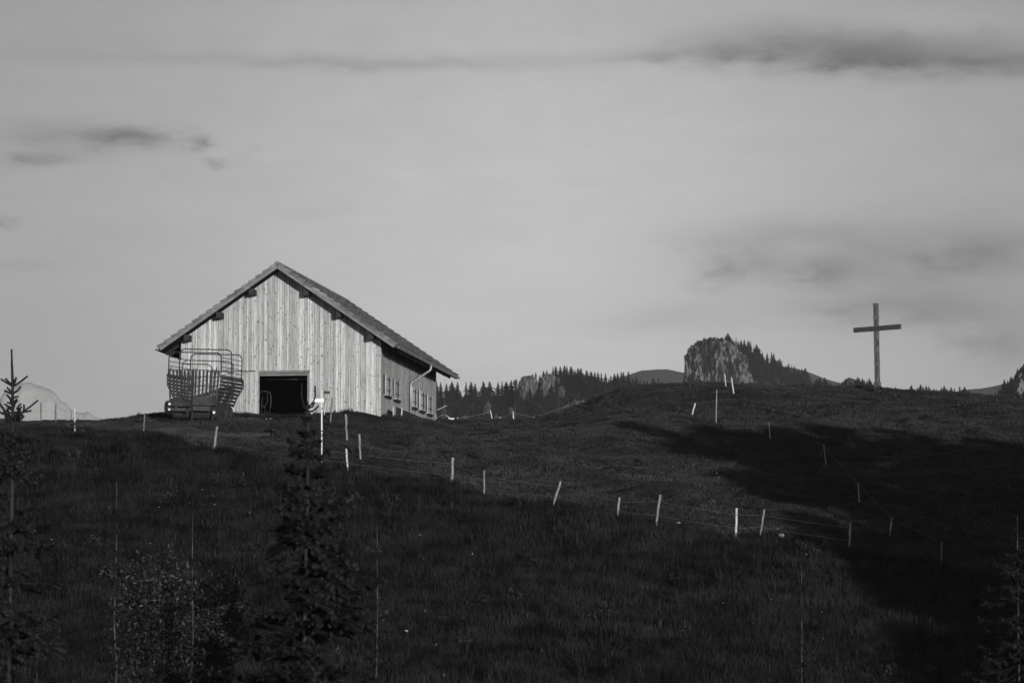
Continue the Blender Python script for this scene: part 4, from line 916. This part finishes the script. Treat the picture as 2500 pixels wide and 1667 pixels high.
# forest ridge: a hill whose crest follows the tree feet
def heightstrip(name, yc, pts, dfront, dback, m, foot, nz_=1.0, rows=26, cols=220, seed=1, kind='structure', curve=1.6, ext=1.0):
    """a real hill: crest polyline (pixels at distance yc) with slopes falling to the front and back"""
    us = np.linspace(pts[0][0], pts[-1][0], cols); vc = np.interp(us, [p[0] for p in pts], [p[1] for p in pts]); r = np.random.RandomState(seed)
    V = []; phs = r.uniform(0, 6.28, (24, 3))
    for q in range(rows + 1):
        f = q / rows * 2 - 1; y = yc + (f * dfront if f < 0 else f * dback)
        for u, v in zip(us, vc):
            c = at(u, v, yc); x = c[0]; z = foot + (c[2] - foot) * (1 - abs(f) ** curve) if True else 0
            nn_ = 0
            for i in range(24):
                kk = 2 ** (i % 6) / (dfront * .8); nn_ += np.sin(kk * 6.28 * (x * math.cos(phs[i, 0]) + y * math.sin(phs[i, 0])) + phs[i, 1]) / 2 ** (i % 6) * .35
            V.append((x, y, z + nn_ * nz_ * (min(1, abs(f) * 3))))
    V = np.array(V); i, j = np.meshgrid(np.arange(cols - 1), np.arange(rows)); a = (j * cols + i).ravel()
    o = arr_mesh(name, V, np.stack([a, a + 1, a + cols + 1, a + cols], 1), m, smooth=True)
    return tag(o, kind=kind), us, vc
YF = 1300.0
tops = [(1000, 935), (1040, 928), (1068, 928), (1090, 930), (1118, 926), (1150, 930), (1180, 930), (1210, 930), (1248, 926), (1262, 934), (1275, 924), (1300, 908), (1318, 908), (1335, 900), (1352, 893), (1368, 890), (1384, 890), (1402, 892), (1412, 894), (1433, 899), (1445, 906), (1460, 906), (1478, 908), (1492, 907), (1498, 910), (1520, 903), (1535, 905), (1555, 914), (1575, 930), (1597, 918), (1608, 920), (1622, 938), (1640, 940), (1660, 940), (1700, 935)]
gp = [(-600, 1180), (300, 1100), (700, 1050), (850, 1028), (1000, 1022), (1250, 1018), (1300, 1000), (1400, 985), (1500, 985), (1560, 990), (1640, 985), (1700, 980), (1900, 985), (2100, 975), (2250, 968), (2400, 975), (2700, 985)]
heightstrip('hill', YF + 60, gp, 110, 500, M['farhill'], .0575 * YF - 6, 1.2, seed=3)
def fz(u, y):   # approx ground under the forest
    c = at(u, float(np.interp(u, [p[0] for p in gp], [p[1] for p in gp])), YF + 60); f = (y - YF - 60) / (110 if y < YF + 60 else 500); ft = .0575 * YF - 6
    return ft + (c[2] - ft) * (1 - abs(f) ** 1.6)
lab_f = 'dark spruce in the dense forest behind the saddle right of the barn'
crest = [1003, 1022, 1045, 1065, 1076, 1090, 1103, 1117, 1138, 1150, 1160, 1180, 1195, 1216, 1226, 1236, 1248, 1259, 1268, 1278, 1300, 1308, 1318, 1327, 1335, 1350, 1357, 1368, 1378, 1384, 1394, 1404, 1411, 1418, 1432, 1443, 1452, 1460, 1468, 1478, 1491, 1500, 1508, 1517, 1522, 1534, 1545, 1553, 1563, 1572, 1580, 1595, 1608, 1616]
for k, u in enumerate(crest):
    y = YF + rnd.uniform(10, 60); v = float(np.interp(u, [t[0] for t in tops], [t[1] for t in tops])) + rnd.uniform(-1, 7) * (1.6 if k % 3 == 1 else .6)
    x = at(u, 900, y)[0]; zt = at(u, v, y)[2]; zb = fz(u, y) - 1; kk = rnd.choice([0, 1, 2, 3, 4, 5, 1, 0]); Hh = zt - zb
    far_tree((x, y, zb), Hh, kk, rnd.uniform(1.1, 1.6), ordn(k + 1) + ' spruce counting right along the forest skyline from the barn', 'skyline spruces right of the barn', rnd.uniform(0, 6))
for k in range(120):
    u = rnd.uniform(1000, 1625); y = YF + rnd.uniform(-60, 30); t = (y - YF + 60) / 90; vt = float(np.interp(u, [a[0] for a in tops], [a[1] for a in tops])) + 12 + (1 - t) * 60 + rnd.uniform(0, 12)
    x = at(u, 900, y)[0]; zt = at(u, vt, y)[2]; zb = fz(u, y) - 1
    if zt - zb < 3: zt = zb + 5
    far_tree((x, y, zb), zt - zb, rnd.randrange(6), rnd.uniform(1.3, 2.0), lab_f, 'spruces massed in the forest', rnd.uniform(0, 6))

# rock builder ------------------------------------------------------------
from mathutils import noise as mnoise
def rock(name, outline, yc, depth, m, label, seed, amp, base_v, cols=170, rows=110, stretch=.45):
    """outline: top silhouette (u,v) left to right; a craggy rock body with real depth, broken by gullies and ledges"""
    us = np.linspace(outline[0][0], outline[-1][0], cols); vt = np.interp(us, [p[0] for p in outline], [p[1] for p in outline])
    c0 = at(us.mean(), base_v, yc); V = []; W_ = (us[-1] - us[0]) * yc / F; zb = c0[2]
    for q in range(rows):
        a = q / (rows - 1) * math.pi
        for i, (u, v) in enumerate(zip(us, vt)):
            e = i / (cols - 1) * 2 - 1; X_ = at(u, v, yc); zt = X_[2]; fz_ = 1 - abs(math.cos(a)) ** 4
            dd = -math.copysign(abs(math.cos(a)) ** .4, math.cos(a)) * depth / 2 * (1 - .6 * abs(e) ** 3)
            x = X_[0]; y = yc + dd; z = zb + (zt - zb) * fz_
            k = 9.0 / W_; p = Vector((x * k + seed, y * k * .6, (z - x * .25) * k * stretch))
            rdg = 1 - abs(mnoise.noise(p * .5)) * 3.2; rdg2 = 1 - abs(mnoise.noise(p * 1.3 + Vector((7, 1, 3)))) * 3; fr_ = mnoise.fractal(p * 2.2, .6, 2.1, 6)
            led = mnoise.noise(Vector((x * k * .5, y * k * .4, z * k * 2.2 + seed)))
            nn_ = -.9 * max(0, rdg) ** 2 - .35 * max(0, rdg2) ** 2 + 1.0 * fr_ + .15 * led
            am = amp * (1 if a < 1.9 else .3)
            V.append((x + .5 * am * fr_ * e * fz_ ** .5, y - nn_ * am * 1.5 * min(1, .25 + abs(math.cos(a)) * 1.6), z + .30 * am * fr_ * fz_))
    V = np.array(V); i, j = np.meshgrid(np.arange(cols - 1), np.arange(rows - 1)); a = (j * cols + i).ravel()
    V2 = V - np.array([c0[0], yc, c0[2]])
    o = arr_mesh(name, V2, np.stack([a, a + 1, a + cols + 1, a + cols], 1), m, smooth=False); o.location = (c0[0], yc, c0[2])
    if label: tag(o, label, 'cliff' if 'cliff' in name else 'rock')
    return o
YR = 1800.0
cliff = rock('rock_cliff', [(1673, 1000), (1674.5, 900), (1676, 872), (1681, 858), (1690, 847), (1704, 838), (1722, 832), (1740, 830), (1760, 832), (1780, 842), (1800, 858), (1818, 880), (1830, 930), (1836, 1000)], YR, 34, M['cliff'],
     'steep pale limestone cliff rising behind the hill crest', 3, 3.1, 1005)
ridge_pts = [(1740, 1000), (1752, 845), (1775, 832), (1800, 846), (1830, 862), (1870, 884), (1910, 905), (1950, 928), (1975, 945), (2010, 980), (2040, 1010)]
heightstrip('hill', YR + 30, ridge_pts, 40, 200, M['farhill'], .0575 * YR, .8, seed=8)
def rz_(u, y): c = at(u, float(np.interp(u, [p[0] for p in ridge_pts], [p[1] for p in ridge_pts])), YR + 30); f = (y - YR - 30) / 40 if y < YR + 30 else (y - YR - 30) / 200; ft = .0575 * YR; return ft + (c[2] - ft) * (1 - min(1, abs(f)) ** 1.6)
lr = 'dark spruce on the wooded ridge falling right from the cliff'
rtops = [(1763, 826), (1772, 821), (1777, 817), (1782, 823), (1788, 829), (1797, 827), (1802, 836), (1809, 833), (1817, 832), (1827, 835), (1832, 836), (1841, 848), (1847, 845), (1853, 853), (1861, 862), (1873, 865), (1884, 862), (1889, 866), (1903, 879), (1909, 884), (1919, 897), (1926, 891), (1933, 893), (1940, 896), (1950, 905), (1958, 904), (1966, 902), (1971, 915)]
for k, (u, v) in enumerate(rtops):
    v -= 5; y = YR + rnd.uniform(15, 35); zt = at(u, v, y)[2]; zb = rz_(u, y) - 1.5; Hh = max(zt - zb, 4); far_tree((at(u, v, y)[0], y, zt - Hh), Hh, rnd.choice([0, 1, 2, 4, 5, 3]), rnd.uniform(.8, 1.7), ordn(k + 1) + ' skyline spruce counting down the ridge from the cliff top', 'skyline spruces on the cliff ridge', rnd.uniform(0, 6))
for k in range(75):
    u = rnd.uniform(1790, 1972); f = rnd.random(); y = YR - 8 + f * 30; zb = rz_(u, y) - 1; Hh = rnd.uniform(5, 8.5); far_tree((at(u, 900, y)[0], y, zb), Hh, rnd.choice([0, 1, 3, 5]), rnd.uniform(.9, 1.3), lr, 'spruces on the cliff ridge', rnd.uniform(0, 6))
for (u, v, H_) in ((1684, 850, 4), (1689, 844, 4), (1694, 842, 5), (1699, 835, 6), (1704, 838, 5), (1707, 832, 6), (1712, 830, 6), (1716, 831, 6), (1720, 838, 5), (1753, 829, 2.5), (1768, 830, 5)):
    y = YR - 3; zt = at(u, v, y)[2]; far_tree((at(u, v, y)[0], y, zt - H_), H_, rnd.choice([1, 3]), 1.3, 'small dark conifer on the rim at the left top of the cliff', 'conifers on the cliff rim', rnd.uniform(0, 6))
# knoll left of the cross and scattered trees on the far rim
heightstrip('hill', YF + 20, [(2030, 990), (2048, 945), (2060, 930), (2072, 921), (2088, 926), (2105, 936), (2125, 943), (2138, 955), (2150, 990)], 14, 20, M['farhill'], .0575 * YF, .5, rows=14, cols=60, seed=12)
for (u, v, H_) in ((2049, 935, 4), (2056, 928, 4), (2064, 923, 4), (2071, 922, 4), (2080, 923, 4.5), (2088, 926, 3), (2094, 919, 5), (2098, 921, 4), (2105, 922, 5), (2110, 926, 4), (2116, 926, 4), (2122, 921, 5), (2126, 927, 4), (2130, 936, 3), (2060, 935, 4), (2075, 932, 4), (2090, 934, 4), (2112, 934, 4)):
    y = YF + rnd.uniform(5, 20); p = at(u, v, y); far_tree((p[0], y, p[2] - H_), H_, rnd.choice([0, 1, 3, 5]), rnd.uniform(1.0, 1.5), 'small dark conifer on the knoll just left of the wooden cross', 'conifers on the knoll by the cross', rnd.uniform(0, 6))
for (u, v) in ((1993, 927), (2001, 924), (2014, 923), (2006, 932), (2028, 935), (2186, 947), (2192, 950), (2225, 942), (2240, 948), (2248, 941), (2254, 945), (2261, 943), (2268, 944), (2280, 950), (2286, 951), (2298, 948), (2305, 943), (2311, 950), (2322, 947), (2330, 950), (2343, 945), (2355, 946), (2365, 955), (2391, 957), (2430, 958), (2437, 957), (1572, 936), (1577, 942), (1627, 938), (1644, 944), (1656, 937), (1638, 948), (2212, 953), (2233, 952), (2273, 952)):
    v -= 3; y = YF + rnd.uniform(-10, 30); p = at(u, v, y); H_ = (1005 - v) / 7.7 * rnd.uniform(.8, 1); lb_ = ('small far spruce between the cliff ridge and the knoll' if 1980 < u < 2040 else 'small far spruce on the rim right of the cross' if u > 2100 else 'small far spruce just left of the cliff foot')
    far_tree((p[0], y, p[2] - H_), H_, rnd.choice([0, 2, 3, 5]), rnd.uniform(1.2, 1.9), lb_, 'scattered spruces ' + lb_[17:], rnd.uniform(0, 6))
# right-edge crag
rock('rock_crag', [(2468, 1010), (2472, 955), (2480, 930), (2492, 908), (2510, 885), (2560, 850), (2640, 830), (2700, 900), (2720, 1010)], 1050, 26, M['cliff'], 'pale rocky crag rising at the right edge behind the meadow', 15, 1.3, 1010)
CRG = [2446, 2452, 2460, 2468, 2472, 2484, 2478, 2494, 2499, 2507, 2440, 2455, 2463, 2476]
def cn(u, L): return sorted(L).index(u) + 1
for (u, v, H_) in ((2446, 938, 5), (2452, 925, 6), (2460, 927, 7), (2468, 918, 7), (2472, 920, 7), (2484, 898, 8), (2478, 912, 7), (2494, 892, 8), (2499, 888, 7), (2507, 876, 7), (2440, 948, 4), (2455, 940, 5), (2463, 938, 6), (2476, 930, 6)):
    y = (1072 if u > 2474 else 1040) + rnd.uniform(-3, 3); p = at(u, v, y); far_tree((p[0], y, p[2] - H_), H_, rnd.choice([0, 1, 3, 5]), rnd.uniform(.9, 1.3), ordn(cn(u, CRG)) + ' spruce from the left on the crag at the right edge', 'spruces on the right crag', rnd.uniform(0, 6))
# pale outcrops inside the forest
OUT = [1264, 1272, 1281, 1290, 1299, 1306, 1315, 1324, 1333, 1342, 1351, 1358, 1294, 1346]
for (u, v) in ((1264, 950), (1272, 966), (1281, 972), (1290, 958), (1299, 975), (1306, 962), (1315, 940), (1324, 962), (1333, 970), (1342, 955), (1351, 966), (1358, 948), (1294, 940), (1346, 936)):
    y = YF - 12 + rnd.uniform(-6, 4); p = at(u, v, y); H_ = rnd.uniform(8, 12); far_tree((p[0], y, p[2] - H_), H_, rnd.randrange(6), rnd.uniform(.9, 1.5), ordn(cn(u, OUT)) + ' spruce from the left before the pale outcrops in the forest', 'spruces before the outcrops', rnd.uniform(0, 6))
rock('rock_outcrop', [(1268, 1000), (1270, 935), (1273, 922), (1285, 919), (1298, 918), (1309, 925), (1312, 945), (1313, 1000)], YF + 2, 8, M['cliff2'], 'pale rock outcrop among the forest spruces, nearest the barn', 21, .7, 1000, 70, 50)
rock('rock_outcrop', [(1318, 990), (1321, 925), (1330, 915), (1345, 914), (1354, 920), (1357, 990)], YF + 2, 8, M['cliff2'], 'pale rock outcrop among the forest spruces, farther from the barn', 22, .7, 990, 60, 50)
def bush(u, v, y, w_, h_, label, group, seed, m='bushpale'):
    p = at(u, v, y)
    if y < 300: p[2] = g1(p[0], y) - .05
    r = np.random.RandomState(seed); nn_ = 420; d = r.normal(0, 1, (nn_, 3)); d /= np.linalg.norm(d, axis=1)[:, None]; d *= r.uniform(.35, 1.0, nn_)[:, None]; d *= (1 + .25 * np.sin(d[:, :1] * 7 + seed)); c = d * np.array([w_ / 2, w_ / 2, h_ / 2]) + np.array([0, 0, h_ / 2]); s = .07 * h_ + .03
    V = np.stack([c + r.normal(0, s, (nn_, 3)), c + r.normal(0, s, (nn_, 3)), c + r.normal(0, s, (nn_, 3))], 1).reshape(-1, 3)
    if y > 300: V = np.concatenate([V, np.array([(-.06, 0, -14.), (.06, 0, -14.), (0, 0, h_ * .6)])]); nn_ += 1
    o = arr_mesh('bush', V, np.arange(nn_ * 3).reshape(-1, 3), M[m], tone=np.repeat(r.uniform(0, 1, nn_), 3)); o.location = tuple(p); tag(o, label, 'bush', group)
for k, (u, v, w_, h_) in enumerate(((1345, 1016, 10, 10), (1356, 1013, 14, 16), (1366, 1006, 14, 18), (1376, 1002, 14, 14), (1386, 998, 16, 22), (1395, 996, 16, 18), (1405, 992, 16, 20), (1414, 988, 14, 14), (1425, 984, 12, 12), (1455, 972, 16, 10), (1480, 966, 16, 10), (1500, 962, 12, 9), (1530, 958, 20, 9))):
    bush(u, v, 207 if u < 1450 else 211, w_ * .0207, h_ * .0235, ordn(k + 1) + ' pale bush counting up the edge of the rising meadow from the saddle', 'pale bushes beyond the meadow edge', 70 + k)
for k, (u, v, w_, h_) in enumerate(((1192, 1007, 13, 24), (1184, 1010, 8, 10), (1170, 968, 12, 12), (1372, 970, 15, 26), (1248, 1008, 10, 14), (1212, 1026, 10, 14), (1085, 918, 10, 9), (1135, 1030, 14, 16), (1258, 945, 10, 18), (1363, 935, 8, 14))):
    bush(u, v, 1228, w_ * .123, h_ * .123, ['light leafy tree in the forest above the leaning white stake', 'small light bush at the foot of the pale leafy forest tree', 'light leafy treetops in mid forest', 'light leafy tree below the farther rock outcrop', 'light bush low in the forest above the straight white stake', 'light bush behind the pair of white stakes', 'light treetop showing under the barn gutter end', 'light bush behind the saddle fence near the barn', 'light leafy treetop left of the nearest outcrop', 'light leafy tree just right of the outcrops'][k], 'light broadleaf trees in the forest', 90 + k)

# far hills and mountain
heightstrip('hill', 4300, [(1380, 985), (1480, 940), (1540, 920), (1560, 914), (1585, 911), (1618, 907), (1640, 909), (1660, 913), (1700, 912), (1800, 900), (1880, 890), (1930, 898), (1975, 912), (2010, 926), (2045, 935), (2100, 939), (2150, 945), (2190, 951), (2210, 954), (2260, 975), (2290, 1000)], 500, 900, M['farhill'], 215, 8, rows=30, cols=260, seed=31)
heightstrip('hill', 3900, [(2250, 1000), (2320, 962), (2350, 953), (2390, 949), (2420, 944), (2450, 937), (2480, 928), (2520, 920), (2600, 905), (2700, 930)], 400, 800, M['farhill'], 200, 6, rows=26, cols=160, seed=32)
mt = [(-200, 1010), (-120, 980), (-20, 985), (0, 975), (8, 960), (18, 952), (40, 941), (58, 934), (75, 934), (90, 940), (108, 945), (128, 953), (138, 962), (146, 973), (153, 981), (162, 985), (172, 998), (188, 1006), (205, 1008), (214, 1004), (220, 1007), (228, 1016), (250, 1022), (300, 1030), (380, 1045)]
heightstrip('mountain', 9000, mt, 380, 1500, M['mountain'], 290, 25, rows=46, cols=320, seed=33, curve=1.15)
# small far treetops at the left crest
for (u, v, H_) in ((262, 1018, 8), (268, 1021, 7), (274, 1020, 7)):
    y = 900; p = at(u, v, y); far_tree((p[0], y, 47.5), p[2] - 47.5, 3, .8, 'faint conifer top just peeping over the crest left of the wagon', 'treetops over the left crest', u)

# ------------------------------------------------------------------ tall spruces off the frame that shade the right of the slope
perp = np.array([math.cos(R(SUN_AZ)), math.sin(R(SUN_AZ))]); al = np.array([math.sin(R(SUN_AZ)), -math.cos(R(SUN_AZ))]); te = math.tan(R(SUN_EL))
def broad_mesh(seed, H_, Rc):
    r = np.random.RandomState(seed); lob = []
    for k in range(26):
        f = r.uniform(.12, .9); a = r.uniform(0, 6.28); rr_ = Rc * (.35 + .65 * math.sin(3.1 * min(1, f * .95 + .12))) * r.uniform(.2, .72); lob.append((math.cos(a) * rr_, math.sin(a) * rr_, H_ * (.10 + .86 * f), Rc * r.uniform(.3, .48)))
    lob.append((0, 0, H_ * .93, Rc * .3)); V = []
    for (x, y, z, q) in lob:
        n_ = 260; d = r.normal(0, 1, (n_, 3)); d /= np.linalg.norm(d, axis=1)[:, None]; c = np.array([x, y, z]) + d * q * r.uniform(.55, 1.05, n_)[:, None]; V.append(np.stack([c + r.normal(0, .17, (n_, 3)), c + r.normal(0, .17, (n_, 3)), c + r.normal(0, .17, (n_, 3))], 1).reshape(-1, 3))
    V = np.concatenate(V); me = bpy.data.meshes.new('crown'); me.from_pydata(V.tolist(), [], np.arange(len(V)).reshape(-1, 3).tolist()); me.materials.append(M['farneedle']); me.update(); return me
BIG = [broad_mesh(60 + s, 20, rb) for s, rb in ((1, 3.4), (2, 3.8), (3, 3.2))]
tb_ = MB(); tb_.tube([(0, 0, -1), (.1, 0, 6), (-.1, .1, 12), (0, 0, 18)], [.32, .26, .16, .05], 10); TRK = tb_.build('trunk', M['bark'], None); TRK_ME = TRK.data; bpy.data.objects.remove(TRK)
shade = [(62.6, -118, 18.6), (65.2, -120, 17.9), (67.6, -117, 17.9), (70, -120, 17.7), (72.4, -117, 17.3), (75, -120, 16.3), (77.6, -116, 15.1), (80.5, -119, 14.4), (83.6, -116, 14), (87, -119, 14.8), (91, -116, 14.4),
         (60.4, -110, 14.5), (63.8, -108, 14.5), (67.4, -108, 14.5), (71, -107, 14), (75, -107, 13.6), (79.5, -107, 13), (84, -107, 12.5),
         (58.9, -103, 11.6), (62.4, -98, 11.5), (57.3, -96, 8.8), (60.6, -92, 9.4), (55.6, -90, 6.6), (59, -85, 7.4), (53.9, -84, 4.6)]
for k, (s_, a_, zt) in enumerate(shade):
    q = perp * s_ + al * a_; g = g1(q[0], q[1]) - .3; H_ = zt - g; root = empty('broadleaf_tree', (q[0], q[1], g), k * 1.3); w_ = .72 if k == 0 else min(1.0, .45 + H_ / 32)
    for nm, me in (('crown', BIG[k % 3]), ('trunk', TRK_ME)):
        o = bpy.data.objects.new(nm, me); COL.objects.link(o); o.parent = root; o.scale = (w_, w_, H_ / 20)
    tag(root, 'tall dense broadleaf tree outside the right of the view, shading the slope', 'tree', 'tall trees right of the view')

# ------------------------------------------------------------------ air
hm = bpy.data.materials.new('haze_air'); hm.use_nodes = True; t = hm.node_tree; t.nodes.clear()
pv = t.nodes.new('ShaderNodeVolumePrincipled'); pv.inputs['Color'].default_value = (.9, .9, .9, 1); pv.inputs['Density'].default_value = 6.5e-5; pv.inputs['Anisotropy'].default_value = 0.0
oo = t.nodes.new('ShaderNodeOutputMaterial'); t.links.new(pv.outputs[0], oo.inputs['Volume'])
mb = MB(); mb.box((0, 5200, 330), (8000, 11200, 830)); o = mb.build('haze', hm); tag(o, 'thin even haze filling the air', 'haze', kind='stuff')
S.cycles.volume_bounces = 1
